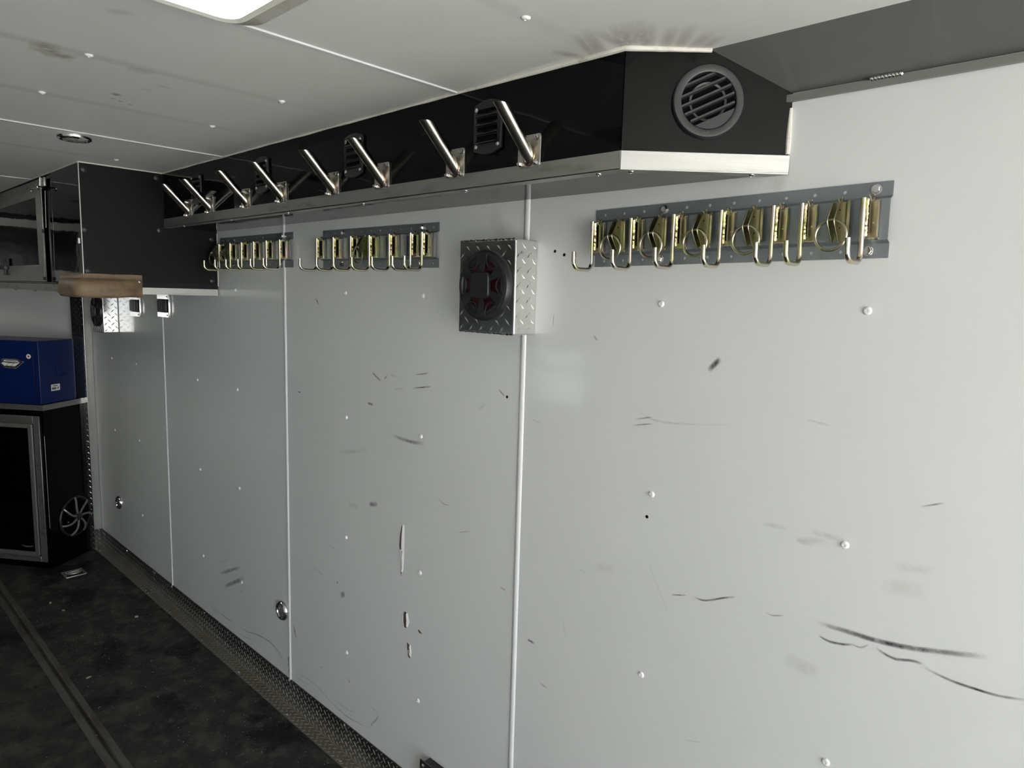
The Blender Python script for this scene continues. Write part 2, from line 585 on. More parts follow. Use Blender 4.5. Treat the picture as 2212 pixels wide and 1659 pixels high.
# marks on the wall skin (kind, width, points (y, z)) and on the ceiling (x, y)
WALL_MARKS = [
    ('d', 0.0026, [(0.704, 1.038), (0.666, 1.05)]),
    ('d', 0.004, [(0.652, 1.052), (0.63, 1.051), (0.61, 1.058), (0.585, 1.071), (0.558, 1.083)]),
    ('m', 0.0028, [(0.496, 1.072), (0.482, 1.07), (0.46, 1.078)]),
    ('d', 0.0092, [(0.4, 1.086), (0.35, 1.088), (0.304, 1.089), (0.274, 1.092), (0.232, 1.099), (0.135, 1.124)]),
    ('d', 0.0048, [(0.394, 1.063), (0.376, 1.058), (0.352, 1.061), (0.333, 1.068)]),
    ('m', 0.0034, [(0.335, 1.068), (0.321, 1.067), (0.308, 1.078)]),
    ('d', 0.005, [(0.298, 1.078), (0.283, 1.071), (0.264, 1.068), (0.24, 1.075), (0.222, 1.076)]),
    ('d', 0.0047, [(0.221, 1.07), (0.181, 1.064), (0.148, 1.064), (0.117, 1.066), (0.079, 1.075)]),
    ('d', 0.0064, [(1.117, 0.776), (1.09, 0.774)]),
    ('m', 0.0032, [(1.068, 0.674), (1.041, 0.669)]),
    ('l', 0.0111, [(0.426, 1.257), (0.365, 1.255)]),
    ('l', 0.0106, [(0.45, 1.233), (0.414, 1.231)]),
    ('l', 0.009, [(0.515, 1.249), (0.465, 1.25)]),
    ('y', 0.0223, [(0.912, 1.04), (0.852, 1.051)]),
    ('y', 0.0279, [(0.301, 1.189), (0.228, 1.205)]),
    ('y', 0.0157, [(0.286, 1.23), (0.218, 1.243)]),
    ('l', 0.0037, [(0.655, 0.721), (0.604, 0.738)]),
    ('l', 0.0055, [(1.001, 0.876), (0.986, 0.823)]),
    ('l', 0.0026, [(0.77, 1.102), (0.704, 0.988)]),
    ('l', 0.007, [(0.957, 1.021), (0.935, 1.015)]),
    ('l', 0.0271, [(0.453, 0.993), (0.387, 0.989)]),
    ('d', 0.0033, [(1.6, 1.433), (1.532, 1.445)]),
    ('d', 0.0044, [(1.608, 1.392), (1.522, 1.406)]),
    ('l', 0.0068, [(1.704, 1.38), (1.653, 1.383)]),
    ('l', 0.0069, [(1.724, 1.422), (1.681, 1.417)]),
    ('b', 0.0071, [(1.818, 1.42), (1.792, 1.406), (1.77, 1.396)]),
    ('b', 0.0047, [(1.754, 1.403), (1.738, 1.417)]),
    ('d', 0.0085, [(1.845, 1.316), (1.812, 1.314)]),
    ('m', 0.0115, [(1.712, 1.23), (1.619, 1.225), (1.549, 1.231)]),
    ('l', 0.0137, [(2.024, 1.117), (1.837, 1.16)]),
    ('l', 0.0168, [(1.962, 0.944), (1.895, 0.955)]),
    ('m', 0.0174, [(1.837, 0.976), (1.785, 0.987)]),
    ('m', 0.0032, [(1.395, 0.995), (1.34, 1.014)]),
    ('d', 0.0051, [(2.16, 1.65), (2.136, 1.626)]),
    ('m', 0.0051, [(0.943, 1.59), (0.931, 1.58)]),
    ('b', 0.0049, [(1.247, 1.43), (1.224, 1.414)]),
    ('m', 0.0032, [(0.82, 1.411), (0.773, 1.423)]),
    ('m', 0.0032, [(0.823, 1.397), (0.772, 1.408)]),
    ('l', 0.008, [(1.329, 1.359), (1.287, 1.39)]),
    ('l', 0.0047, [(1.129, 1.367), (1.088, 1.359)]),
    ('m', 0.0022, [(1.065, 1.638), (1.067, 1.603)]),
    ('m', 0.0033, [(1.486, 1.08), (1.461, 1.066), (1.429, 1.068)]),
    ('l', 0.0041, [(2.188, 1.186), (2.156, 1.174)]),
    ('d', 0.0055, [(2.29, 1.301), (2.266, 1.301)]),
    ('m', 0.0041, [(1.22, 0.887), (1.199, 0.883)]),
    ('m', 0.0206, [(2.011, 0.597), (1.981, 0.614)]),
    ('l', 0.0043, [(2.204, 0.656), (2.114, 0.637)]),
    ('d', 0.0069, [(2.057, 0.762), (2.053, 0.76)]),
    ('d', 0.0083, [(2.034, 0.641), (2.025, 0.64)]),
    ('m', 0.0031, [(3.148, 0.178), (3.09, 0.164), (3.041, 0.159)]),
    ('d', 0.003, [(3.032, 0.169), (2.98, 0.171), (2.933, 0.17), (2.89, 0.176)]),
    ('d', 0.0034, [(2.833, 0.185), (2.789, 0.18), (2.745, 0.182), (2.695, 0.196), (2.64, 0.205), (2.586, 0.212), (2.54, 0.213), (2.501, 0.208), (2.458, 0.196), (2.427, 0.182), (2.394, 0.163)]),
    ('m', 0.002, [(2.559, 0.222), (2.508, 0.202), (2.458, 0.183), (2.4, 0.149)]),
    ('m', 0.0022, [(2.835, 0.143), (2.769, 0.149), (2.683, 0.166)]),
    ('m', 0.0025, [(2.356, 0.16), (2.302, 0.171), (2.25, 0.179), (2.189, 0.179), (2.136, 0.172), (2.084, 0.159), (2.033, 0.153), (1.978, 0.149), (1.897, 0.161)]),
    ('m', 0.0019, [(2.361, 0.146), (2.302, 0.151), (2.257, 0.155), (2.223, 0.166)]),
    ('b', 0.0089, [(2.347, 0.364), (2.336, 0.337), (2.325, 0.311)]),
    ('b', 0.0058, [(1.959, 0.305), (1.952, 0.287)]),
    ('b', 0.0036, [(2.148, 0.272), (2.134, 0.269)]),
    ('m', 0.0015, [(2.058, 0.166), (2.005, 0.153), (1.953, 0.152), (1.91, 0.159), (1.869, 0.164), (1.829, 0.178)]),
    ('m', 0.0016, [(2.04, 0.182), (1.996, 0.179), (1.952, 0.182), (1.919, 0.194)]),
    ('m', 0.0025, [(1.817, 0.262), (1.813, 0.256), (1.794, 0.255), (1.779, 0.249)]),
    ('m', 0.0064, [(1.779, 0.249), (1.79, 0.225), (1.821, 0.193)]),
    ('d', 0.005, [(1.823, 0.194), (1.813, 0.189)]),
    ('m', 0.015, [(3.016, 0.366), (2.797, 0.465)]),
    ('m', 0.0186, [(2.977, 0.314), (2.761, 0.427)]),
    ('l', 0.0077, [(3.035, 0.409), (2.906, 0.469)]),
    ('l', 0.0094, [(2.823, 0.338), (2.773, 0.368)]),
    ('l', 0.0047, [(2.193, 0.642), (2.116, 0.639)]),
    ('d', 0.0111, [(0.651, 1.536), (0.625, 1.564)]),
    ('l', 0.0042, [(0.451, 1.465), (0.401, 1.459)]),
    ('l', 0.004, [(0.829, 1.437), (0.751, 1.415), (0.584, 1.434)]),
    ('m', 0.0031, [(0.251, 1.345), (0.219, 1.359)]),
    ('l', 0.0121, [(0.449, 1.234), (0.391, 1.245)]),
    ('y', 0.0502, [(0.551, 1.912), (0.519, 1.893)]),
    ('y', 0.047, [(1.293, 1.902), (1.239, 1.817)]),
]
CEIL_MARKS = [
    ('c', 0.061, [(-0.904, 1.648), (-0.875, 1.637), (-0.843, 1.639)]) ,
    ('c', 0.085, [(-0.93, 1.614), (-0.878, 1.608)]) ,
    ('c', 0.027, [(-0.717, 1.843), (-0.697, 1.86)]) ,
    ('m', 0.01, [(-0.708, 1.899), (-0.695, 1.895)]) ,
    ('m', 0.01, [(-0.686, 1.908), (-0.672, 1.91)]) ,
    ('m', 0.01, [(-0.66, 1.921), (-0.648, 1.925)]) ,
    ('l', 0.043, [(-0.762, 1.612), (-0.707, 1.614)]) ,
    ('l', 0.032, [(-0.884, 1.317), (-0.848, 1.289)]) ,
    ('l', 0.025, [(-0.69, 1.75), (-0.661, 1.748)]) ,
    ('l', 0.02, [(-0.675, 1.693), (-0.636, 1.692)]) ,
]
CEIL_SOOT = [[(-0.244, 0.845), (-0.281, 0.861)], [(-0.24, 0.802), (-0.323, 0.774)], [(-0.24, 0.784), (-0.328, 0.748)], [(-0.236, 0.743), (-0.309, 0.74)], [(-0.231, 0.733), (-0.316, 0.702)], [(-0.226, 0.724), (-0.309, 0.678)], [(-0.213, 0.711), (-0.304, 0.658)], [(-0.203, 0.702), (-0.284, 0.648)], [(-0.179, 0.68), (-0.244, 0.628)], [(-0.162, 0.662), (-0.233, 0.6)], [(-0.143, 0.645), (-0.186, 0.588)], [(-0.127, 0.632), (-0.158, 0.585)]]


# ------------------------------------------------------------------ yard outside, floor
g = MB().box((-30, -40, -0.60), (30, 2.0, -0.50)).build('ground', W['concrete'], smooth=0)
g['kind'] = 'structure'

fl = structure('floor')
MB().box((LEFT, BACK, -0.05), (-0.632, 7.2, 0.0)).build('floor_sheet', W['floor'], fl, smooth=0)
MB().box((-0.570, BACK, -0.05), (0.0, 7.2, 0.0)).build('floor_sheet', W['floor'], fl, smooth=0)
MB().box((-0.632, BACK, -0.06), (-0.570, 7.2, -0.022)).build('floor_sheet', W['void'], fl, smooth=0)
# long steel channel let into the floor: two flanges with a rounded trough between
tr = structure('trim_1')
prof = [(-0.634, 0.0), (-0.634, 0.0025), (-0.611, 0.003), (-0.6075, 0.001), (-0.6055, -0.008), (-0.602, -0.014), (-0.598, -0.014), (-0.5945, -0.008),
        (-0.5925, 0.001), (-0.589, 0.003), (-0.570, 0.0025), (-0.570, 0.0), (-0.587, -0.001), (-0.592, -0.016), (-0.608, -0.016), (-0.612, -0.001)]
mb = MB()
n = len(prof)
ys = [BACK, 1.5, 3.0, 4.60]
for y in ys:
    mb.v += [Vector((x, y, z)) for x, z in prof]
for k in range(len(ys) - 1):
    mb.f += [[k * n + i, (k + 1) * n + i, (k + 1) * n + (i + 1) % n, k * n + (i + 1) % n] for i in range(n)]
mb.f += [list(range(n)), list(range(len(ys) * n - 1, (len(ys) - 1) * n - 1, -1))]
mb.build('floor_channel', W['track'], tr, smooth=30)

# ------------------------------------------------------------------ right-hand wall: panels, mouldings, rivets
wr = structure('wall_right')
seams = [BACK, 1.162, 2.377, 3.603, 4.80]
for a, b in zip(seams, seams[1:]):
    MB().box((0.0, a + 0.0015, 0.0), (0.03, b - 0.0015, CEIL)).build('wall_panel', W['wall'], wr, smooth=0)
for y in seams[1:4]:
    p = [(0.0, y - 0.0085), (-0.0028, y - 0.0070), (-0.0042, y - 0.002), (-0.0042, y + 0.002), (-0.0028, y + 0.0070), (0.0, y + 0.0085)]
    MB().prism([(x, yy, 0.115) for x, yy in p], (0, 0, 2.0)).build('seam_strip', W['strip'], wr, smooth=50)


def rivet_mesh():
    m = MB().lathe((0, 0, 0), (-1, 0, 0), [(0.0075, 0), (0.0072, 0.0016), (0.0052, 0.0036), (0.0026, 0.0040), (0.0022, 0.0022), (0, 0.0022)], 12)
    return m


rv0 = rivet_mesh().build('rivet', W['screw'], wr)
first = True
for y in (-0.45, -0.045, 0.36, 0.768, 1.567, 1.970, 2.790, 3.198, 4.011, 4.421):
    for z in (0.398, 0.823, 1.250, 1.669):
        if y < 1.2 and z < 0.5 and y > 0.5:
            pass
        o = rv0 if first else rv0.copy()
        if not first:
            col.objects.link(o)
        o.location = (0, y + random.uniform(-.003, .003), z + random.uniform(-.003, .003))
        first = False
for z0, z1 in ((0.150, 0.166), (0.172, 0.188), (0.193, 0.214)):
    MB().box((-0.0040, 2.3795, z0), (-0.0026, 2.3838 + .0012 * (z0 - .17) / .02, z1)).build('scuff_mark', W['ink'], wr, smooth=0)
for kind, w, p in WALL_MARKS:
    strip_mark([(-0.0006 - 0.00002 * random.random(), y, z) for y, z in p], (-1, 0, 0), max(w * 1.25, 0.003), MK[kind], 'scuff_mark', wr)
# torn skin: bare plywood showing, lips of white skin curled outwards beside it
def tear(name, wood, flaps):
    MB().prism([(-0.0004, y, z) for y, z in wood], (-0.0006, 0, 0)).build('torn_hole', W['wood'], wr, smooth=0)
    for fl_ in flaps:
        base, tip = fl_
        mb = MB()
        nb = len(base)
        mb.v = [Vector((-0.0005, *q)) for q in base] + [Vector((-0.0025 - .001 * (i % 2), *q)) for i, q in enumerate(tip)]
        mb.f = [[i, i + 1, nb + i + 1, nb + i] for i in range(nb - 1)]
        mb.build('torn_skin', W['torn'], wr, smooth=0, solid=0.0006)


tear('a', [(1.656, 0.951), (1.666, 0.915), (1.669, 0.880), (1.667, 0.868), (1.659, 0.868), (1.655, 0.905), (1.652, 0.950)],
     [([(1.645, 0.953), (1.645, 0.92), (1.645, 0.885), (1.646, 0.867)], [(1.651, 0.953), (1.654, 0.92), (1.657, 0.885), (1.655, 0.867)]),
      ([(1.673, 0.872), (1.672, 0.858), (1.667, 0.842)], [(1.664, 0.868), (1.660, 0.855), (1.661, 0.842)])])
tear('b', [(1.656, 0.866), (1.654, 0.85), (1.658, 0.83), (1.661, 0.795), (1.660, 0.782), (1.656, 0.80), (1.654, 0.83), (1.651, 0.86)],
     [([(1.646, 0.866), (1.646, 0.84), (1.648, 0.81), (1.651, 0.797)], [(1.651, 0.866), (1.653, 0.84), (1.655, 0.81), (1.656, 0.797)])])
tear('c', [(1.641, 0.669), (1.645, 0.655), (1.645, 0.632), (1.640, 0.616), (1.630, 0.616), (1.629, 0.64), (1.631, 0.668)],
     [([(1.625, 0.668), (1.618, 0.648), (1.616, 0.640), (1.625, 0.620)], [(1.630, 0.664), (1.628, 0.650), (1.628, 0.640), (1.628, 0.624)]),
      ([(1.651, 0.660), (1.653, 0.643), (1.646, 0.622)], [(1.646, 0.656), (1.647, 0.640), (1.644, 0.626)])])
tear('d', [(1.627, 0.570), (1.625, 0.55), (1.620, 0.525), (1.609, 0.521), (1.609, 0.545), (1.615, 0.566)],
     [([(1.631, 0.572), (1.629, 0.552), (1.623, 0.532)], [(1.625, 0.568), (1.623, 0.551), (1.620, 0.536)]),
      ([(1.609, 0.568), (1.604, 0.548), (1.605, 0.525)], [(1.613, 0.560), (1.609, 0.548), (1.610, 0.532)]),
      ([(1.621, 0.545), (1.613, 0.528)], [(1.616, 0.548), (1.611, 0.536)])])
MB().prism([(-0.0003, y, z) for y, z in [(1.571, 0.634), (1.563, 0.632), (1.551, 0.626), (1.563, 0.624), (1.570, 0.628)]], (-0.0004, 0, 0)).build('torn_hole', W['wood'], wr, smooth=0)
for y, z in [(1.069, 1.786), (1.040, 1.777), (0.775, 1.197), (1.215, 1.413)]:
    MB().lathe((-0.0002, y, z), (-1, 0, 0), [(0.004, 0), (0.0035, 0.0004), (0, 0.0004)], 8).build('screw_hole', W['void'], wr, smooth=0)

# nose of the trailer: slanted front walls and the far end
c0 = Vector((-0.333, 4.600, 0))
df = Vector((-0.576, 0.818, 0)).normalized()      # along the slanted front wall
ds = Vector((0.818, 0.576, 0)).normalized()       # from the room towards that wall
wf = structure('wall_front')
a = Vector((0.0, 4.80, 0))
b = a + df * 1.9
MB().prism([a, b, b + ds * 0.03, a + ds * 0.03], (0, 0, CEIL)).build('wall_panel', W['wall'], wf, smooth=0)
MB().box((LEFT, b.y, 0), (b.x, b.y + 0.03, CEIL)).build('wall_panel', W['wall'], wf, smooth=0)

# opposite side wall with a sliding side window that shows as a pale patch in the sheen of the right wall
wl_ = structure('wall_left')
for p, q in [((LEFT - .03, BACK, 0), (LEFT, WY0, CEIL)), ((LEFT - .03, WY1, 0), (LEFT, 6.4, CEIL)), ((LEFT - .03, WY0, 0), (LEFT, WY1, WZ0)), ((LEFT - .03, WY0, WZ1), (LEFT, WY1, CEIL))]:
    MB().box(p, q).build('wall_panel', W['wall'], wl_, smooth=0)
lc = MB().box((LEFT + .0005, 2.6, 1.38), (LEFT + .45, 3.5, CEIL - .0005)).box((LEFT + .0005, 3.5, .001), (LEFT + .45, 5.5, CEIL - .0005)).build('built_in_cabinet', W['gloss'], wl_, smooth=0)
for i in range(3):
    y = 2.65 + i * 1.0
    for p, q in [((LEFT + .45, y, 1.69), (LEFT + .462, y + .95, 1.75)), ((LEFT + .45, y, 2.04), (LEFT + .462, y + .95, 2.09)),
                 ((LEFT + .45, y, 1.75), (LEFT + .462, y + .06, 2.04)), ((LEFT + .45, y + .89, 1.75), (LEFT + .462, y + .95, 2.04))]:
        MB().box(p, q).build('door_frame_bar', W['aludull'], lc, smooth=0)
fc = MB().box((LEFT + .45, 5.55, 1.645), (-0.52, 6.3, CEIL - .0005)).build('built_in_cabinet', W['gloss'], wf, smooth=0)
for i in range(2):
    x = LEFT + .50 + i * .72
    for p, q in [((x, 5.538, 1.69), (x + .66, 5.55, 1.76)), ((x, 5.538, 2.04), (x + .66, 5.55, 2.09)), ((x, 5.538, 1.76), (x + .07, 5.55, 2.04)), ((x + .59, 5.538, 1.76), (x + .66, 5.55, 2.04))]:
        MB().box(p, q).build('door_frame_bar', W['lip'], fc, smooth=0)
wn = structure('window_1')
for p, q in [((LEFT - .035, WY0, WZ0), (LEFT + .01, WY1, WZ0 + .03)), ((LEFT - .035, WY0, WZ1 - .03), (LEFT + .01, WY1, WZ1)),
             ((LEFT - .035, WY0, WZ0 + .03), (LEFT + .01, WY0 + .03, WZ1 - .03)), ((LEFT - .035, WY1 - .03, WZ0 + .03), (LEFT + .01, WY1, WZ1 - .03)),
             ((LEFT - .03, WY0 + .03, 1.155), (LEFT + .006, WY1 - .03, 1.20))]:
    MB().box(p, q).build('window_frame', W['satin'], wn, bevel=0.003)
for z0, z1 in ((WZ0 + .03, 1.155), (1.20, WZ1 - .03)):
    MB().box((LEFT - .016, WY0 + .03, z0), (LEFT - .012, WY1 - .03, z1)).build('pane', glass, wn, smooth=0)

# ------------------------------------------------------------------ ceiling
ce = structure('ceiling')
cs = [BACK, 0.0, 1.195, 2.398, 3.644, 6.5]
for a, b in zip(cs, cs[1:]):
    v_ = [q for q in VENTS if a < q[1] < b]
    mb = MB()
    if v_:
        vx, vy, vw, vh = v_[0]
        x0_, x1_, y0_, y1_ = vx - vw / 2, vx + vw / 2, vy - vh / 2, vy + vh / 2
        mb.box((LEFT, a + .001, CEIL), (x0_, b - .001, CEIL + .03)).box((x1_, a + .001, CEIL), (0, b - .001, CEIL + .03))
        mb.box((x0_, a + .001, CEIL), (x1_, y0_, CEIL + .03)).box((x0_, y1_, CEIL), (x1_, b - .001, CEIL + .03))
    else:
        mb.box((LEFT, a + .001, CEIL), (0.0, b - .001, CEIL + .03))
    mb.build('ceiling_panel', W['ceil'], ce, smooth=0)
for y in cs[1:5]:
    p = [(y - .008, CEIL), (y - .006, CEIL - .0028), (y + .006, CEIL - .0028), (y + .008, CEIL)]
    x1 = -0.217 if y > 0.7 else -0.10
    MB().prism([(LEFT, yy, z) for yy, z in p], (x1 - LEFT, 0, 0)).build('seam_strip', W['strip'], ce, smooth=50)
cr0 = MB().lathe((0, 0, 0), (0, 0, -1), [(0.0085, 0), (0.0080, 0.0016), (0.0056, 0.0038), (0.0028, 0.0042), (0.0022, 0.0024), (0, 0.0024)], 12).build('rivet', W['screw'], ce)
first = True
for x in (-0.425, -0.831, -1.236, -1.64):
    for y in (0.393, 0.793, 1.585, 1.982, 2.792, 3.20):
        if x < -0.9 and y < 1.3:
            continue
        o = cr0 if first else cr0.copy()
        if not first:
            col.objects.link(o)
        o.location = (x + random.uniform(-.004, .004), y + random.uniform(-.004, .004), CEIL)
        first = False
for kind, w, p in CEIL_MARKS:
    strip_mark([(x, y, CEIL - 0.0006) for x, y in p], (0, 0, 1), w, MK[kind], 'stain', ce)
for y in (0.393, 0.793, 1.585, 1.982, 2.792):
    strip_mark([(-1.9, y, CEIL - 0.0007), (-1.0, y + .004, CEIL - 0.0007), (-0.10 if y < .7 else -0.22, y, CEIL - 0.0007)], (0, 0, 1), 0.050, MK['g'], 'stain', ce)
for a, b in CEIL_SOOT:
    strip_mark([(a[0] + (a[0] - b[0]) * .9, a[1] + (a[1] - b[1]) * .9, CEIL - 0.0005), (a[0], a[1], CEIL - 0.0005), (b[0], b[1], CEIL - 0.0005)], (0, 0, 1), 0.030, MK['s'], 'stain', ce)

# sloped grey cove between ceiling and wall, with its steel lip and a short weld
cv = structure('trim_2')
MB().prism([(-0.108, -1.25, CEIL), (-0.001, -1.25, 2.0545), (-0.001, -1.25, 2.0605), (-0.100, -1.25, CEIL)], (0, 5.9, 0)).build('cove_panel', W['cove'], cv, smooth=0)
lp = structure('trim_3')
MB().box((-0.0085, BACK, 2.0385), (0.0, 4.6, 2.0515)).build('lip_bar', W['lip'], lp, bevel=0.001)
mb = MB()
for i in range(9):
    y = 0.345 + i * 0.0054
    mb.lathe((-0.007, y, 2.0535), (-0.75, 0.25, 0.6), [(0.0052, -0.003), (0.0048, 0.001), (0.003, 0.003), (0, 0.0036)], 10)
mb.build('weld_bead', W['bolt'], lp)

# ------------------------------------------------------------------ tread-plate kick board with a floor flange
kb = structure('baseboard_right')
KT = 0.122
for a, b in [(1.56, 3.862), (3.865, 4.775)]:
    MB().prism([(-0.0005, a, 0), (-0.0005, a, KT), (-0.0035, a, KT), (-0.0035, a, 0.006), (-0.006, a, 0.0035), (-0.050, a, 0.0035), (-0.050, a, 0.0)], (0, b - a, 0)).build('kick_plate', W['treadfloor'], kb, smooth=30)
mb = MB()
mb.treads((-0.0035, 1.56, 0.006), (0, 1, 0), (0, 0, 1), (-1, 0, 0), 3.215, KT - 0.006, pitch=0.0286, length=0.0235, width=0.0048)
mb.treads((-0.006, 1.56, 0.0035), (0, 1, 0), (-1, 0, 0), (0, 0, 1), 3.215, 0.044, pitch=0.0286, length=0.0235, width=0.0048)
stuff(mb.build('tread_bars', W['treadbar'], kb, smooth=0))
bd = MB().dome((0, 0, 0), (-1, 0, 0), 0.0075, 0.0045, 10)
b0 = bd.build('bolt', W['bolt'], kb)
b0.location = (-0.0035, 4.30, 0.110)
for y in (1.58, 1.982, 2.386, 2.80, 3.204, 3.612, 3.852, 3.875):
    o = b0.copy()
    col.objects.link(o)
    o.location = (-0.0035, y, 0.110)
for y in (1.56, 1.947, 2.325, 2.748, 3.138, 3.539, 3.85, 3.89, 4.337, 4.692):
    o = b0.copy()
    col.objects.link(o)
    o.rotation_euler = (0, R(90), 0)
    o.location = (-0.036, y + 0.01, 0.0035)

# the start of the taller tread-plate guard at the near edge of the picture
gd = structure('baseboard_right_rear')
MB().box((-0.034, BACK, 0.0), (-0.030, 1.515, 0.240)).build('guard_plate', W['treadfloor'], gd, bevel=0.001)
MB().box((-0.030, BACK, 0.0), (0.0, 1.505, 0.232)).build('guard_back', W['plastic'], gd, smooth=0)
mb = MB().treads((-0.034, 1.30, 0.0), (0, 1, 0), (0, 0, 1), (-1, 0, 0), 0.19, 0.24, pitch=0.0286)
stuff(mb.build('tread_bars', W['treadbar'], gd, smooth=0))
for z in (0.225, 0.200, 0.16):
    o = b0.copy()
    col.objects.link(o)
    o.parent = gd
    o.location = (-0.034, 1.500, z)

# formed tread-plate post in the front corner
ps = structure('trim_4')
e0, e1, e2 = Vector((-0.054, 4.735, 0)), Vector((-0.002, 4.775, 0)), Vector((-0.054, 4.735, 0)) + df * 0.085
MB().prism([e0, e1, Vector((-0.002, 4.795, 0)), e2 + ds * 0.06, e2], (0, 0, 1.66)).build('corner_post', W['tread'], ps, bevel=0.0015)
mb = MB()
d1 = (e1 - e0).normalized()
n1 = Vector((d1.y, -d1.x, 0))
mb.treads(e0, d1, (0, 0, 1), n1, (e1 - e0).length, 1.62, pitch=0.034)
d2 = (e2 - e0).normalized()
mb.treads(e0, d2, (0, 0, 1), -ds, 0.085, 1.62)
stuff(mb.build('tread_bars', W['tread'], ps, smooth=0))
mb = MB().tube([e0 + Vector((-.001, -.001, 0.003)), e0 + Vector((-.001, -.001, 1.655))], 0.0022, 8)
mb.build('bent_edge', W['tread'], ps)

# ------------------------------------------------------------------ roof vent, ceiling lamp, wall lamps
def rrect(x0, y0, x1, y1, r, z, k=6):
    o = []
    for cx, cy, a0 in ((x1 - r, y1 - r, 0), (x0 + r, y1 - r, 90), (x0 + r, y0 + r, 180), (x1 - r, y0 + r, 270)):
        o += [Vector((cx + r * math.cos(R(a0 + 90 * i / k)), cy + r * math.sin(R(a0 + 90 * i / k)), z)) for i in range(k + 1)]
    return o


def loft(mb, loops, cap=False):
    n = len(loops[0])
    o = len(mb.v)
    for L in loops:
        mb.v += L
    for k in range(len(loops) - 1):
        mb.f += [[o + k * n + i, o + k * n + (i + 1) % n, o + (k + 1) * n + (i + 1) % n, o + (k + 1) * n + i] for i in range(n)]
    if cap:
        mb.f.append([o + (len(loops) - 1) * n + i for i in range(n)])
    return mb


rvt = thing('roof_vent', 'off-white plastic roof vent frame screwed to the ceiling at its near seam', 'roof vent', (-0.888, 0.99, CEIL))
mb = loft(MB(), [rrect(-.198, -.2, .198, .2, .045, -.0005), rrect(-.198, -.2, .198, .2, .045, -.004), rrect(-.196, -.198, .196, .198, .044, -.0055),
                 rrect(-.152, -.154, .152, .154, .035, -.0055)])
mb.build('flange', W['frpg'], rvt)
mb = loft(MB(), [rrect(-.154, -.156, .154, .156, .040, -.005), rrect(-.149, -.151, .149, .151, .036, -.024), rrect(-.143, -.145, .143, .145, .032, -.028),
                 rrect(-.134, -.136, .134, .136, .028, -.026), rrect(-.132, -.134, .132, .134, .027, .03)])
mb.build('garnish_ring', W['frp'], rvt)
for x, y in ((.139, .189), (-.139, .189), (.187, -.1), (.0, .189)):
    MB().lathe((x, y, -.0055), (0, 0, -1), [(.0085, 0), (.008, .002), (.0055, .0045), (.003, .005), (.0022, .002), (0, .002)], 12).build('screw', W['screw'], rvt)

MB().add([(-.134, -.136, .03), (.134, -.136, .03), (.134, .136, .03), (-.134, .136, .03)], [(0, 3, 2, 1)]).build('lid', lid, rvt, smooth=0)
w2_ = structure('added_roof_vent', (VENTS[1][0], VENTS[1][1], CEIL))  # unseen roof opening, added to brighten the far end
mb = loft(MB(), [rrect(-.36, -.36, .36, .36, .045, -.0005), rrect(-.36, -.36, .36, .36, .045, -.005), rrect(-.30, -.30, .30, .30, .035, -.005), rrect(-.30, -.30, .30, .30, .035, .03)])
mb.build('added_vent_frame', W['frpg'], w2_)
MB().add([(-.3, -.3, .03), (.3, -.3, .03), (.3, .3, .03), (-.3, .3, .03)], [(0, 3, 2, 1)]).build('lid', lid, w2_, smooth=0)

cl = thing('ceiling_lamp', 'chrome-rimmed round dome lamp on the ceiling beside the seam', 'lamp', (-0.637, 2.475, CEIL))
MB().lathe((0, 0, 0), (0, 0, -1), [(.048, 0), (.0485, .003), (.046, .009), (.040, .0125), (.035, .012), (.033, .009)], 32).build('rim', W['chrome'], cl)
MB().lathe((0, 0, 0), (0, 0, -1), [(.034, .008), (.030, .0125), (.018, .016), (0, .017)], 28).build('lens', W['lens'], cl)
wl0 = None
for y, z, lab in ((2.427, 0.395, 'chrome-rimmed round courtesy lamp low on the wall just left of a seam'),
                  (4.399, 0.383, 'chrome-rimmed round courtesy lamp low on the wall near the corner post')):
    if wl0 is None:
        w0 = wl0 = thing('wall_lamp', lab, 'lamp', (0, y, z), group='courtesy lamps low on the right wall')
        MB().lathe((0, 0, 0), (-1, 0, 0), [(.041, 0), (.0415, .003), (.039, .010), (.034, .0145), (.029, .0135), (.0265, .009)], 28).build('rim', W['chrome'], w0)
        MB().lathe((0, 0, 0), (-1, 0, 0), [(.0275, .008), (.024, .0105), (.014, .0115), (.012, .0105), (.004, .0105), (0, .012)], 24).build('lens', W['lens'], w0)
    else:
        w0 = copy_tree(wl0)
        w0.location = (0, y, z)
        w0['label'] = lab

# ------------------------------------------------------------------ long black overhead duct box along the wall
SX, SY0, SY1, SZ = -0.213, 0.742, 2.942, 1.911
ob = thing('overhead_duct', 'long gloss black overhead box with aluminium lower edge and slanted vented end', 'duct box', (SX, SY0, SZ))
T_ = 0.006
MB().box((SX, SY0 + .002, SZ + .004), (SX + T_, SY1, CEIL - .0005)).build('front_panel', W['gloss'], ob, smooth=0, at=(SX, SY0, SZ))
E0, E1 = Vector((SX, SY0, 0)), Vector((0.0, 0.520, 0))
ee = (E1 - E0).normalized()
en = Vector((-ee.y, ee.x, 0))          # points to the room?
if en.dot(Vector((-1.278, 0, 0)) - E0) < 0:
    en = -en
def EP(s, z, off=0.0):
    return E0 + ee * s + en * off + Vector((0, 0, z))
LN = (E1 - E0).length
poly = [EP(0, SZ + .004), EP(LN - .001, SZ + .004), EP(LN - .001, 2.0625), EP(0.156, CEIL - .0005), EP(0, CEIL - .0005)]
mb = MB().prism(poly, -en * T_)
mb.build('end_panel', W['satin'], ob, smooth=0, at=(SX, SY0, SZ))
MB().prism([(SX + .002, SY0 + .003, SZ + .003), (SX + .002, SY1, SZ + .003), (-.0005, SY1, SZ + .003), (-.0005, .528, SZ + .003)], (0, 0, .005)).build('bottom_panel', W['gloss'], ob, smooth=0, at=(SX, SY0, SZ))
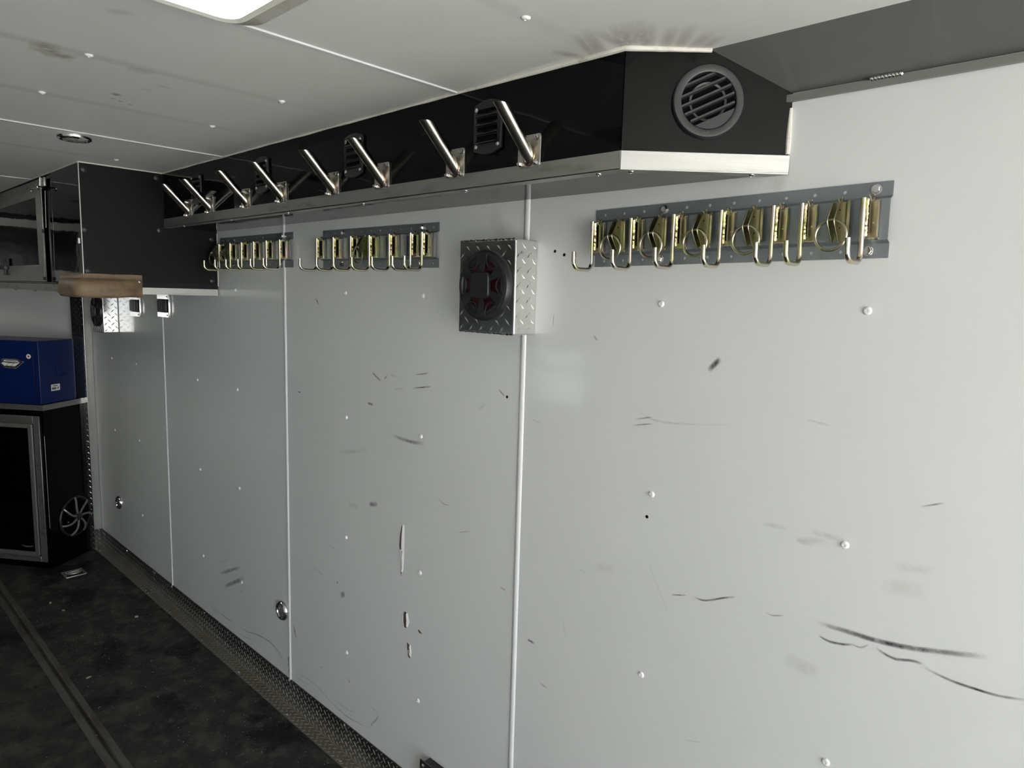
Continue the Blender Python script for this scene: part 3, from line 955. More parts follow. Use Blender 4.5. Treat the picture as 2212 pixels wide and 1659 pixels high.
# aluminium angle along the lower edge: upright leg plus bottom leg, mitred at the slanted end
def angle_run(name, p, q, outn, m):
    mb = MB()
    p, q, outn = Vector(p), Vector(q), Vector(outn)
    mb.prism([p + outn * .0035, q + outn * .0035, q + outn * .0035 + Vector((0, 0, .034)), p + outn * .0035 + Vector((0, 0, .034))], -outn * .003)
    mb.prism([p + outn * .0035, q + outn * .0035, q - outn * .028, p - outn * .028], (0, 0, .0028))
    return mb.build(name, m, ob, smooth=0, bevel=.0006, seg=1, at=(SX, SY0, SZ))
angle_run('front_trim', (SX, SY0 - .001, SZ), (SX, SY1, SZ), (-1, 0, 0), W['aludull'])
angle_run('end_trim', E0 + Vector((0, 0, SZ)) - ee * .001, E1 + Vector((0, 0, SZ)) + ee * .001, en, W['alu'])
sc0 = None
for p in [(-0.2, 2.781), (-.2, 2.372), (-.2, 1.977), (-.2, 1.576), (-.2, 1.173), (-.2, .80), (-.188, .735), (-.036, .572)]:
    if sc0 is None:
        sc0 = MB().lathe((0, 0, 0), (0, 0, -1), [(.0062, 0), (.006, .0012), (.0042, .0032), (.0018, .0036), (.0015, .0022), (0, .0022)], 12).build('screw', W['bolt'], ob)
        o = sc0
    else:
        o = sc0.copy()
        col.objects.link(o)
    o.location = (p[0] - SX, p[1] - SY0, 0)
# bead of sealant along ceiling and wall
pts = []
rad = []
N_ = 60
for i in range(N_ + 1):
    y = SY1 + (SY0 - SY1) * i / N_
    pts.append((SX - .0015, y, CEIL - .002))
    k = max(0, 1 - abs(y - SY0) / .5)
    rad.append(.0026 + .0018 * mnoise.noise((y * 9, 0, 0)) + .0036 * k)
for i in range(1, 13):
    q = EP(0.154 * i / 12, CEIL - .002, .002)
    pts.append(tuple(q))
    rad.append(.0062 - .0022 * i / 12 + .0006 * mnoise.noise((i * .9, 5, 0)))
MB().tube(pts, rad, 8).build('sealant_bead', W['seal'], ob, at=(SX, SY0, SZ))
pts = [tuple(EP(LN - .003, z, .0012)) for z in (SZ + .036, SZ + .06, SZ + .09, 2.028)]
MB().tube(pts, [.0042, .0050, .0042, .0026], 8).build('sealant_bead', W['seal'], ob, at=(SX, SY0, SZ))

# round louvred register on the slanted end
rc = EP(.152, 2.034, 0)
rg = thing('round_register', 'round black louvred air register on the slanted end of the overhead box', 'air register', tuple(rc))
base = MB()
base.lathe((0, 0, 0), en, [(.064, 0), (.0642, .008), (.0625, .0105), (.0525, .0115), (.050, .0105), (.0492, .006), (.0480, .002)], 40).build('flange', W['plasticg'], rg)
MB().lathe((0, 0, 0), en, [(.0490, .0022), (.040, .0018), (.030, .0010), (0, .0008)], 32).build('duct_throat', W['void'], rg)
MB().lathe((0.0, 0, 0), en, [(.030, .0032), (.034, .0040), (.034, .0012)], 28).build('inner_ring', W['plasticg'], rg)
up = Vector((0, 0, 1))
sd = (ee * math.cos(R(25)) + up * math.sin(R(25)))
sp = up * math.cos(R(25)) - ee * math.sin(R(25))
for k in range(6):
    h = .0370 - .0152 * k
    L = math.sqrt(max(.0488 ** 2 - h * h, 0))
    mb = MB()
    tilt = (en * .0052 + sp * .0026)
    A, B = sd * -L + sp * h + en * .0035, sd * L + sp * h + en * .0035
    mb.prism([A, B, B + tilt, A + tilt], sp * .0034)
    mb.build('louvre', W['plasticg'], rg, smooth=0)
seg = [sd * (.0488 * math.cos(R(a_))) + sp * (.0488 * math.sin(R(a_))) for a_ in range(218, 323, 8)]
MB().prism([q + en * .004 for q in seg], en * .0062).build('cover_segment', W['plastic'], rg, smooth=0)

# ------------------------------------------------------------------ angled stainless tube hangers on the duct box
ORD = ['first', 'second', 'third', 'fourth', 'fifth', 'sixth', 'seventh', 'eighth', 'ninth', 'tenth', 'eleventh', 'twelfth']


def tube_hanger():
    """origin on the box face, +z up, leaning out along -x and up"""
    r = thing('tube_hanger', '', 'hanger', group='stainless tube hangers on the overhead box')
    mb = MB()
    pl_ = [Vector((-.0005, y, z)) for y, z in [(p.x, p.y) for p in rrect(-.031, -.0325, .031, .0325, .006, 0, 4)]]
    mb.prism(pl_, (-.0035, 0, 0))
    mb.build('base_plate', W['plate'], r, smooth=0, bevel=.0005, seg=1)
    # tube: lower end cut upright against the plate, upper end cut level
    n, ro, ri = 28, .0135, .0118
    d = Vector((-1, 0, 1)).normalized()
    v1, v2 = Vector((0, 1, 0)), Vector((1, 0, 1)).normalized()
    mb = MB()
    z0, ztop = -.012, .0755

    def ring(rr, level):
        o = []
        for i in range(n):
            a_ = 2 * PI * i / n
            q = Vector((0, 0, z0)) + v1 * (rr * math.cos(a_)) + v2 * (rr * math.sin(a_))
            t = (ztop - q.z) / d.z if level else (-.004 - q.x) / d.x
            o.append(q + d * t)
        return o
    loft(mb, [ring(ri, False), ring(ro, False), ring(ro, True), ring(ri, True), ring(ri, False)])
    mb.build('tube', W['steel'], r)
    # weld around the foot
    c = ring(ro + .0006, False)
    wv = [q + Vector((-.0004, .0006 * math.sin(i * 2.1), 0)) for i, q in enumerate(c)]
    MB().tube(wv, .0022, 6, closed=True).build('weld_bead', W['heat'], r)
    bo = None
    for y, z in ((.0225, .024), (-.0225, .024), (.0225, -.024), (-.0225, -.024)):
        if bo is None:
            m_ = MB().lathe((0, 0, 0), (-1, 0, 0), [(.0072, 0), (.0072, .0012), (.0058, .0013)], 16)
            m_.lathe((0, 0, 0), (-1, 0, 0), [(.0056, .0012), (.0056, .0055), (.0045, .0066), (.0034, .0068), (.0030, .0095), (0, .0098)], 6)
            bo = m_.build('bolt', W['bolt'], r, smooth=20)
            o = bo
        else:
            o = bo.copy()
            col.objects.link(o)
        o.location = (-.004, y, z)
        o.rotation_euler = (random.random() * 2, 0, 0)
    return r


TY = [2.695, 2.506, 2.225, 1.988, 1.700, 1.471, 1.192, .966]
th = None
for i, y in enumerate(TY):
    o = tube_hanger() if th is None else copy_tree(th)
    th = th or o
    o.location = (SX, y, 1.970)
    o['label'] = {0: 'leftmost and farthest polished steel tube hanger, next to the black cabinet',
                  7: 'rightmost and largest polished steel tube hanger nearest the round register'}.get(i, ORD[i] + ' polished steel tube hanger from the left on the black overhead box')


def louvre_vent():
    r = thing('louvre_vent', '', 'vent', group='black louvred vents on the overhead box')
    pts = []
    for i in range(9):
        a_ = -1 + 2 * i / 8
        pts.append((.042 * a_, .047 + .010 * (1 - a_ * a_)))
    pts += [(-y, -z) for y, z in pts]
    mb = MB()
    q = []
    for y, z in reversed(pts[:9]):
        q.append(Vector((-.0005, y, z)))
    for y, z in reversed(pts[9:]):
        q.append(Vector((-.0005, y, z)))
    mb.prism(q, (-.007, 0, 0))
    mb.build('body', W['plastic'], r, bevel=.002)
    for k in range(4):
        z = .026 - .0185 * k
        MB().prism([(-.0073, -.032, z + .004), (-.0073, -.032, z - .0035), (-.0145, -.032, z - .0035), (-.0135, -.032, z - .0015)], (0, .064, 0)).build('louvre', W['plastic'], r, smooth=0)
        MB().box((-.0078, -.031, z + .0042), (-.0072, .031, z + .0125)).build('slot', W['void'], r, smooth=0)
    s0 = None
    for y, z in ((.033, .0385), (-.033, .0385), (.033, -.0385), (-.033, -.0385)):
        if s0 is None:
            s0 = MB().lathe((0, 0, 0), (-1, 0, 0), [(.0050, 0), (.0048, .0010), (.0030, .0020), (.0014, .0021), (.0012, .0012), (0, .0012)], 12).build('screw', W['bolt'], r)
            o = s0
        else:
            o = s0.copy()
            col.objects.link(o)
        o.location = (-.0074, y, z)
    return r


lv = None
for i, y in enumerate((2.612, 2.107, 1.595, 1.087)):
    o = louvre_vent() if lv is None else copy_tree(lv)
    lv = lv or o
    o.location = (SX, y, 2.0345)
    o['label'] = ['farthest black louvred vent, beside the second tube hanger from the left', 'black louvred vent behind the fourth tube hanger from the left',
                  'black louvred vent behind the sixth tube hanger from the left', 'nearest black louvred vent, between the two largest tube hangers'][i]

# ------------------------------------------------------------------ slotted rails with hooks
def rail_mesh():
    """600 mm rail: flat flanges on the wall, raised web with upright slots; origin at its middle"""
    P_, H = .0508, .0635
    mb = MB()
    XF, XW = -.0012, -.0125
    zf, zw = .0385, .0335           # flange/web fold

    def quad(pts):
        mb.add(pts, [(0, 1, 2, 3)])
    for k in range(12):
        yc = (5.5 - k) * P_
        y0, y1 = yc - P_ / 2, yc + P_ / 2
        # slotted web cell
        sy, sz = .0062, .0295
        o = [(y0, -zw), (y1, -zw), (y1, zw), (y0, zw)]
        h = [(yc - sy, -sz), (yc + sy, -sz), (yc + sy, sz), (yc - sy, sz)]
        for i in range(4):
            j = (i + 1) % 4
            quad([(XW, *o[i]), (XW, *o[j]), (XW, *h[j]), (XW, *h[i])])
        for i in (1, 3):                      # lips turned into the slot
            j = (i + 1) % 4
            quad([(XW, *h[i]), (XW, *h[j]), (XW + .007, *h[j]), (XW + .007, *h[i])])
        for s in (1, -1):
            # sloping shoulder, flange cell with a round hole
            quad([(XW, y0, s * zw), (XW, y1, s * zw), (XF, y1, s * zf), (XF, y0, s * zf)])
            zc = s * (.051)
            n = 12
            hole = [(yc + .0033 * math.cos(2 * PI * i / n), zc + .0033 * math.sin(2 * PI * i / n)) for i in range(n)]
            za, zb = sorted((s * zf, s * H))
            outer = []
            for i in range(n):
                c_, s_ = math.cos(2 * PI * i / n), math.sin(2 * PI * i / n)
                t = 1 / max(abs(c_) / (P_ / 2), (abs(s_) / ((zb - zc) if s_ > 0 else (zc - za))) if abs(s_) > 1e-6 else 0)
                outer.append((yc + c_ * t, zc + s_ * t))
            for i in range(n):
                j = (i + 1) % n
                quad([(XF, *outer[i]), (XF, *outer[j]), (XF, *hole[j]), (XF, *hole[i])])
            for cy, cz in ((y0, za), (y1, za), (y1, zb), (y0, zb)):   # corner triangles
                near = sorted(range(n), key=lambda i: (outer[i][0] - cy) ** 2 + (outer[i][1] - cz) ** 2)[:2]
                mb.add([(XF, cy, cz), (XF, *outer[near[0]]), (XF, *outer[near[1]])], [(0, 1, 2)])
    return mb


rail_me = None
RAILS = [(0.6435, 1.8158, R(-.95), 'galvanised slotted rail nearest the viewer, right of the large speaker'), (1.80, 1.8152, R(.3), 'galvanised slotted rail in the middle, left of the large speaker'),
         (2.612, 1.8216, 0.0, 'galvanised slotted rail farthest away, beside the black cabinet')]
for i, (y, z, tilt, lab) in enumerate(RAILS):
    r = thing('slotted_rail', lab, 'rail', (0, y, z), (tilt, 0, 0), 'slotted rails on the right wall')
    if rail_me is None:
        m_ = rail_mesh()
        ro = m_.build('rail_plate', W['rail'], r, smooth=0)
        bm = bmesh.new()
        bm.from_mesh(ro.data)
        bmesh.ops.remove_doubles(bm, verts=bm.verts, dist=1e-5)
        bmesh.ops.recalc_face_normals(bm, faces=bm.faces)
        bm.to_mesh(ro.data)
        bm.free()
        md = ro.modifiers.new('thickness', 'SOLIDIFY')
        md.thickness = .0022
        md.offset = 0
        rail_me = ro
        m_ = MB().lathe((0, 0, 0), (-1, 0, 0), [(.0085, 0), (.0085, .0016), (.0065, .0018)], 16)
        m_.lathe((0, 0, 0), (-1, 0, 0), [(.0068, .0016), (.0068, .0066), (.0060, .0074), (0, .0074)], 6)
        bolt0 = m_.build('bolt', W['bolt'], r, smooth=20)
        ob_ = bolt0
        firstb = True
    else:
        o = rail_me.copy()
        col.objects.link(o)
        o.parent = r
    for k in ((3, 11) if i == 0 else (2, 10)):
        for s in (1, -1):
            if firstb:
                o = bolt0
                firstb = False
            else:
                o = bolt0.copy()
                col.objects.link(o)
                o.parent = r
            o.location = (-.0023, (5.5 - k) * .0508 + (.006 if s < 0 else 0), s * .051)
            o.rotation_euler = (random.random(), 0, 0)


def ears(parent, m, x=-.021):
    for s in (1, -1):
        mb = MB()
        mb.tube([(x + .002, s * .0012, .030), (x, s * .0022, .0365), (x - .0012, s * .0036, .0388), (x - .0012, s * .0046, .0405)], [.0022, .0024, .0024, .0014], 6)
        mb.build('spring_ear', m, parent)


def fitting(parent):
    """spring clip pushed into a slot: folded sheet with an outstanding slotted leaf, a channel with a rivet, and a short right leaf"""
    f = MB().box((-.0168, -.0125, -.033), (-.0130, .0045, .033)).build('clip', W['zincp'], parent, bevel=.0008, seg=1)
    A = [(-.0150, -.034), (-.0330, -.034), (-.0345, -.031), (-.0345, .031), (-.0330, .034), (-.0150, .034)]
    B = [(-.0205, -.023), (-.0262, -.023), (-.0275, -.020), (-.0275, .024), (-.0262, .027), (-.0205, .027)]
    n = 6
    mb = MB()
    for y, flip in ((.0030, False), (.0054, True)):
        o = len(mb.v)
        mb.v += [Vector((x, y, z)) for x, z in A] + [Vector((x, y, z)) for x, z in B]
        for k in range(n):
            q = [o + k, o + (k + 1) % n, o + n + (k + 1) % n, o + n + k]
            mb.f.append(q[::-1] if flip else q)
    for k in range(n):
        k2 = (k + 1) % n
        mb.f.append([k, k + 2 * n, k2 + 2 * n, k2])
        mb.f.append([n + k, n + k2, 3 * n + k2, 3 * n + k])
    mb.build('slotted_leaf', W['zincp'], f, smooth=0)
    MB().box((-.0285, .0050, -.025), (-.0195, .0053, .029)).build('slot_shade_sheet', W['void'], f, smooth=0)  # dark sheet added behind the slot in place of its shade
    MB().box((-.0172, -.0102, -.030), (-.0167, .0028, .030)).build('channel', W['zincd'], f, smooth=0)
    MB().box((-.0240, -.0132, -.031), (-.0150, -.0104, .030)).build('right_leaf', W['zincp'], f, bevel=.001)
    MB().lathe((-.0172, -.0035, -.006), (-1, 0, 0), [(.0018, 0), (.0016, .0016), (0, .0016)], 8).build('clip_rivet', W['weld'], f)
    ears(f, W['zincp'])
    return f


def j_hook():
    r = thing('j_hook', '', 'hook')
    fitting(r)
    x0, x1, rr, zb = -.0375, -.1000, .0046, -.0725
    pts = [(x0, .0075, .034), (x0, .0075, 0), (x0, .0075, zb + .017)]
    for i in range(1, 7):
        a_ = R(15 * i)
        pts.append((x0 - .017 * (1 - math.cos(a_)), .0075, zb + .017 - .017 * math.sin(a_)))
    for i in range(0, 7):
        a_ = R(15 * i)
        pts.append((x1 + .017 - .017 * math.sin(a_), .0075, zb + .017 - .017 * math.cos(a_)))
    pts.append((x1, .0075, -.036))
    MB().tube(pts, rr, 12).build('rod', W['zinc'], r)
    wp, wr_ = [], []
    for i in range(20):
        wp.append((-.0335 + .0006 * math.sin(i * 2.3), .0028, -.029 + .0031 * i))
        wr_.append(.0026 + .0004 * math.sin(i * 2.7) + .0004 * math.sin(i * .7))
    MB().tube(wp, wr_, 7).build('weld_bead', W['weld'], r)
    return r


def ring_hook():
    r = thing('ring_hook', '', 'ring hook')
    MB().box((-.0165, -.012, -.034), (-.0130, .012, .033)).build('clip', W['zincd'], r, bevel=.0008, seg=1)
    MB().prism([(-.0165, -.0125, -.032), (-.0235, -.0185, -.026), (-.0225, -.0130, -.026), (-.0165, -.0075, -.032)], (0, 0, .062)).build('side_leaf', W['zincd'], r, bevel=.0012)
    prof = [(-.0150, .033), (-.0300, .032), (-.0345, .028), (-.0515, .002), (-.0525, -.002), (-.0500, -.007), (-.0290, -.036), (-.0230, -.037), (-.0205, -.031), (-.0150, -.030)]
    for y in (.0075, -.0035):
        pp = MB().prism([(x, y, z) for x, z in prof], (0, .0022, 0)).build('side_plate', W['zincd'], r, bevel=.0007, seg=1)
        if y < 0:
            for x, z in ((-.030, .018), (-.027, -.012)):
                MB().lathe((x, y - .0001, z), (0, -1, 0), [(.0018, 0), (.0016, .0004), (0, .0004)], 8).build('plate_hole', W['void'], pp, smooth=0)
    ears(r, W['zincd'], -.020)
    MB().tube([(-.0478, .003 + .0256 * math.sin(2 * PI * i / 36), -.0255 + .0256 * math.cos(2 * PI * i / 36)) for i in range(36)], .0029, 9, closed=True).build('ring', W['zincd'], r)
    return r


jh = rh = None
SETS = [('near', {0: 'j', 1: 'r', 2: 'j', 3: 'r', 4: 'j', 5: 'r', 6: 'j', 7: 'r', 8: 'j', 9: 'j', 10: 'r', 11: 'j'}),
        ('middle', {0: 'j', 2: 'j', 4: 'j', 5: 'r', 6: 'j', 8: 'j', 10: 'j', 11: 'j'}),
        ('far', {0: 'r', 1: 'j', 2: 'r', 3: 'j', 5: 'j', 7: 'j', 9: 'j', 11: 'j'})]
for (ry, rz, tilt, _), (nm, slots) in zip(RAILS, SETS):
    cj = sum(v == 'j' for v in slots.values())
    crg = sum(v == 'r' for v in slots.values())
    nj = nr = 0
    for k, v in sorted(slots.items()):
        off = (5.5 - k) * .0508
        if v == 'j':
            o = j_hook() if jh is None else copy_tree(jh)
            jh = jh or o
            nj += 1
            w = 'leftmost J hook' if nj == 1 else 'rightmost J hook' if nj == cj else ORD[nj - 1] + ' J hook from left'
            o['label'] = f'yellow zinc hook on the {nm} slotted rail, {w}'
            o['group'] = f'J hooks on the {nm} slotted rail'
        else:
            o = ring_hook() if rh is None else copy_tree(rh)
            rh = rh or o
            nr += 1
            w = 'the only ring there' if crg == 1 else 'leftmost ring' if nr == 1 else 'rightmost ring' if nr == crg else ORD[nr - 1] + ' ring from left'
            o['label'] = f'olive clip with hanging ring on the {nm} slotted rail, {w}'
            o['group'] = f'ring clips on the {nm} slotted rail'
        o.location = (0, ry + off * math.cos(tilt), rz + off * math.sin(tilt))
        o.rotation_euler = (tilt + random.uniform(-.012, .012), 0, random.uniform(-.03, .03))

# ------------------------------------------------------------------ tread-plate boxed loudspeakers
def speaker():
    """origin on the wall, at the middle of the box"""
    r = thing('box_speaker', '', 'speaker', group='tread-plate boxed speakers')
    D, HY, HZ = .079, .0995, .115
    mb = MB().box((-D, -HY, -HZ), (-.0005, HY, HZ))
    mb.build('box', W['tread'], r, bevel=.0035, seg=3)
    mb = MB()
    mb.treads((-D, HY - .003, -HZ + .003), (0, -1, 0), (0, 0, 1), (-1, 0, 0), 2 * HY - .006, 2 * HZ - .006,
              skip=lambda x, y: (x - HY + .003 + .006) ** 2 + (y - HZ + .003) ** 2 < .088 ** 2)
    mb.treads((-D + .003, -HY, -HZ + .003), (1, 0, 0), (0, 0, 1), (0, -1, 0), D - .005, 2 * HZ - .006)
    mb.treads((-D + .003, -HY + .003, -HZ), (1, 0, 0), (0, 1, 0), (0, 0, -1), D - .005, 2 * HY - .006)
    stuff(mb.build('tread_bars', W['tread'], r, smooth=0))
    # rough weld along top and bottom edges of the front
    for z in (-HZ + .001, HZ - .001):
        pts = [(-D + .0015, -HY + .003 + i * (2 * HY - .006) / 30, z + .0006 * math.sin(i * 1.9)) for i in range(31)]
        MB().tube(pts, [.0026 + .0008 * math.sin(i * 2.7) for i in range(31)], 6).build('weld_bead', W['tread'], r)
    cy, cz = .003, .003
    f = MB().lathe((-D, cy, cz), (-1, 0, 0), [(.0875, 0), (.0875, .006), (.0850, .010), (.0790, .0125), (.0745, .012), (.0725, .008)], 40).build('basket_ring', W['plastic'], r)
    MB().lathe((-D, cy, cz), (-1, 0, 0), [(.0730, .008), (.0660, .0085), (.0620, .006), (.048, .0025), (.020, .0012), (0, .0012)], 32).build('cone', W['red'], r)
    MB().lathe((-D, cy, cz), (-1, 0, 0), [(.0735, .0078), (.064, .0098), (.0590, .0070), (.0580, .0030)], 32).build('surround', W['plastic'], r)
    for k in range(6):
        a_ = R(60 * k + 30)
        dy, dz = math.cos(a_), math.sin(a_)
        ty, tz = -dz, dy
        # spoke: broad at the rim, forked towards the pod
        pl_ = [(.078, -.019), (.078, .019), (.060, .012), (.030, .006), (.030, -.006), (.060, -.012)]
        MB().prism([(-D - .0095, cy + dy * a + ty * b, cz + dz * a + tz * b) for a, b in pl_], (-.004, 0, 0)).build('spoke', W['plastic'], r, bevel=.0012)
        b_ = R(60 * k)
        q = [(-D - .012, cy + math.cos(b_ + u) * rr, cz + math.sin(b_ + u) * rr) for u, rr in ((-.36, .072), (-.24, .058), (0, .050), (.24, .058), (.36, .072))]
        MB().tube(smooth_line(q, 4), .0022, 6).build('petal', W['plastic'], r)
        MB().lathe((-D - .0122, cy + math.cos(a_) * .0755, cz + math.sin(a_) * .0755), (-1, 0, 0), [(.0030, 0), (.0026, .0006), (0, .0006)], 8).build('ring_hole', W['void'], r)
    q = [Vector((-D - .0105, cy + p.x, cz + p.y)) for p in rrect(-.0315, -.0330, .0315, .0330, .014, 0, 5)]
    pod = MB().prism(q, (-.011, 0, 0)).build('tweeter_pod', W['plastic'], r, bevel=.003, seg=3)
    # almond-shaped badge
    def almond(a, b):
        up_ = [(a * math.cos(t), b * math.sin(t)) for t in [PI * i / 10 for i in range(11)]]
        return up_ + [(-y, -z) for y, z in up_[1:-1]]
    by, bz = cy - .013, cz - .002
    xo = -D - .0217
    o_, i_ = almond(.0110, .0042), almond(.0088, .0030)
    mb = MB()
    n = len(o_)
    mb.v = [Vector((xo, by + y, bz + z)) for y, z in o_] + [Vector((xo, by + y, bz + z)) for y, z in i_]
    mb.f = [[i, (i + 1) % n, n + (i + 1) % n, n + i] for i in range(n)]
    mb.build('badge', W['bolt'], pod, smooth=0)
    return r


s1 = speaker()
s1.location = (0, 1.2235, 1.697)
s1['label'] = 'large-looking tread-plate speaker box on the wall between the near and middle rails'
s2 = copy_tree(s1)
s2.location = (0, 4.368, 1.524)
s2['label'] = 'small-looking tread-plate speaker box in the far corner under the tan pad'

# ------------------------------------------------------------------ black switch modules on ribbed bright plates
def switch_box():
    r = thing('switch_box', '', 'switch', group='switch boxes under the black cabinet')
    MB().box((-.014, -.062, -.056), (-.0005, .062, .056)).build('backing_plate', W['tread'], r, bevel=.003)
    for k in range(9):
        y = -.054 + k * .0135
        for z0, z1 in ((-.055, -.033), (.033, .055)):
            MB().prism([(-.014, y - .0030, z0), (-.0245, y + .002, z0), (-.014, y + .0052, z0)], (0, 0, z1 - z0)).build('rib', W['tread'], r, smooth=0)
    b = MB().box((-.026, -.050, -.031), (-.014, .050, .031)).build('switch_body', W['plastic'], r, bevel=.005, seg=3)
    for y0, y1 in ((-.046, -.018), (-.014, .014), (.018, .046)):
        MB().box((-.0295, y0, -.027), (-.0255, y1, .027)).build('rocker', W['plasticg'], b, bevel=.002)
    for y in (-.052, .052):
        for z in (-.045, .045):
            MB().dome((-.017, y, z), (-1, 0, 0), .0055, .004, 8).build('bolt', W['plastic'], r)
    return r


w1 = switch_box()
w1.location = (0, 3.545, 1.582)
w1['label'] = 'black three-rocker switch module on a ribbed bright plate, the right one of two'
w2 = copy_tree(w1)
w2.location = (0, 3.945, 1.570)
w2['label'] = 'black three-rocker switch module on a ribbed bright plate, partly behind the tan pad'

# ------------------------------------------------------------------ black overhead cabinet across the front corner
CX, CY, CZ = -0.507, 2.950, 1.642
oc = thing('overhead_cabinet', 'black overhead cabinet with glazed-look door across the front corner', 'cabinet', (CX, CY, CZ))
AT = (CX, CY, CZ)
MB().box((CX, CY, CZ + .035), (-.0005, CY + .006, CEIL - .0005)).build('end_panel', W['matt'], oc, smooth=0, at=AT)
MB().box((CX + .002, CY + .004, CZ + .028), (-.0005, 4.72, CZ + .036)).build('bottom_panel', W['satin'], oc, smooth=0, at=AT)
MB().box((CX + .006, CY + .007, CZ + .037), (CX + .010, 6.0, CEIL - .0005)).build('side_panel', W['gloss'], oc, smooth=0, at=AT)
MB().box((CX, CY + .0062, CZ + .036), (CX + .006, 3.335, CEIL - .0005)).build('side_panel', W['gloss'], oc, smooth=0, at=AT)
MB().box((CX - .0015, CY - .0015, CZ + .040), (CX + .0015, CY + .0015, CEIL - .001)).build('corner_edge', W['alu'], oc, smooth=0, at=AT)
MB().tube([(CX - .001, CY + .002, CEIL - .002), (CX - .001, 4.6, CEIL - .002)], .0022, 6).build('sealant_bead', W['seal'], oc, at=AT)
MB().tube([(CX, CY - .001, CEIL - .002), (SX - .002, CY - .001, CEIL - .002)], .0022, 6).build('sealant_bead', W['seal'], oc, at=AT)
MB().tube([(-.0015, CY - .001, CZ + .04), (-.0015, CY - .001, 1.905)], .0016, 6).build('sealant_bead', W['seal'], oc, at=AT)
# lower rails: black strip and bright aluminium angle facing back, dull angle down the side
MB().box((CX, CY - .002, CZ + .026), (-.004, CY + .002, CZ + .048)).build('lower_strip', W['satin'], oc, smooth=0, at=AT)
MB().prism([(CX, CY - .003, CZ), (CX, CY - .003, CZ + .027), (CX, CY, CZ + .027), (CX, CY, CZ + .003), (CX, CY + .028, CZ + .003), (CX, CY + .028, CZ)], (-CX - .004, 0, 0)).build('rear_trim', W['alu'], oc, smooth=0, at=AT)
MB().prism([(CX - .003, CY, CZ), (CX - .003, CY, CZ + .030), (CX, CY, CZ + .030), (CX, CY, CZ + .003), (CX + .028, CY, CZ + .003), (CX + .028, CY, CZ)], (0, 3.0, 0)).build('side_trim', W['aludull'], oc, smooth=0, at=AT)
pb = MB().dome((0, 0, 0), (0, -1, 0), .0115, .0055, 14)
p0 = None
for x, z in ((-.490, 2.098), (-.236, 2.103), (-.495, 1.879), (-.232, 1.900), (-.492, 1.727), (-.026, 1.706), (-.024, 1.88)):
    if p0 is None:
        p0 = pb.build('panel_screw', W['plasticg'], oc)
        o = p0
    else:
        o = p0.copy()
        col.objects.link(o)
    o.location = (x - CX, -.0003, z - CZ)
s0 = None
for y in (3.05, 3.34, 3.72, 4.115, 4.50):
    if s0 is None:
        s0 = MB().dome((0, 0, 0), (-.3, 0, -1), .0065, .004, 10).build('trim_screw', W['bolt'], oc)
        o = s0
    else:
        o = s0.copy()
        col.objects.link(o)
    o.location = (.006, y - CY, .0)
# framed door on the side that faces into the trailer
DX = CX
dr = MB().box((DX - .004, 3.555, CZ + .105), (DX - .001, 4.40, CZ + .405)).build('door', W['gloss'], oc, smooth=0, at=AT)
def frame_bar(p, q, m, par=None, bv=.0012):
    return MB().box(p, q).build('door_frame_bar', m, par or dr, bevel=bv, seg=1, at=AT)
frame_bar((DX - .009, 3.470, CZ + .040), (DX - .001, 3.560, CZ + .435), W['aludull'])
frame_bar((DX - .009, 3.560, CZ + .398), (DX - .001, 4.43, CZ + .435), W['aludull'])
frame_bar((DX - .009, 3.560, CZ + .040), (DX - .001, 4.43, CZ + .112), W['aludull'])
for k in range(7):
    z = CZ + .048 + k * .009
    MB().box((DX - .0100, 3.48, z), (DX - .0088, 4.42, z + .0045)).build('rail_groove', W['lip'], dr, smooth=0, at=AT)
frame_bar((DX - .009, 4.40, CZ + .112), (DX - .001, 4.43, CZ + .398), W['aludull'])
MB().box((DX - .010, 3.40, 2.075), (DX - .001, 4.46, 2.110)).build('hinge_rail', W['aludull'], oc, bevel=.001, at=AT)
for y in (3.52, 3.68, 3.90, 4.12, 4.34):
    MB().dome((DX - .010, y, 2.090), (-1, 0, 0), .0045, .003, 8).build('hinge_screw', W['bolt'], oc, at=AT)
MB().tube([(DX - .012, 3.435, 2.118), (DX - .012, 3.440, 1.90)], .0024, 10).build('stay_rod', W['bolt'], oc, at=AT)
MB().tube([(DX - .012, 3.442, 1.885), (DX - .012, 3.466, 1.700)], .0020, 10).build('stay_rod', W['aludull'], oc, at=AT)
MB().tube([(DX - .008, 3.395, 2.055), (DX - .008, 3.412, 1.905)], .0018, 8).build('stay_rod', W['aludull'], oc, at=AT)
MB().cyl((DX - .012, 3.440, 1.900), (DX - .012, 3.442, 1.885), .0055, 10).build('stay_knuckle', W['plastic'], oc, at=AT)
MB().cyl((DX - .012, 3.466, 1.702), (DX - .012, 3.468, 1.688), .0055, 10).build('stay_knuckle', W['plastic'], oc, at=AT)
clip = [(DX - .030, 3.405, 2.058), (DX - .034, 3.400, 2.064), (DX - .030, 3.400, 2.070), (DX - .016, 3.41, 2.070), (DX + .0, 3.42, 2.070), (DX - .016, 3.47, 2.070), (DX - .022, 3.53, 2.072), (DX - .025, 3.545, 2.066), (DX - .022, 3.535, 2.060)]
MB().tube(smooth_line(clip, 3), .003, 8).build('rail_clip', W['bolt'], oc, at=AT)
MB().tube([(DX - .014, 3.445, 2.072), (DX - .013, 3.437, 2.112)], .0038, 8).build('rail_clip', W['bolt'], oc, at=AT)
hd = MB().box((DX - .020, 4.175, CZ + .068), (DX - .014, 4.220, CZ + .150)).build('handle_plate', W['plastic'], dr, bevel=.002, at=AT)
MB().tube([(DX - .020, 4.195, CZ + .104), (DX - .050, 4.190, CZ + .104)], .007, 10).build('handle', W['plastic'], dr, at=AT)
MB().tube([(DX - .050, 4.19, CZ + .102), (DX - .050, 3.985, CZ + .102)], .009, 12).build('handle', W['plastic'], dr, at=AT)
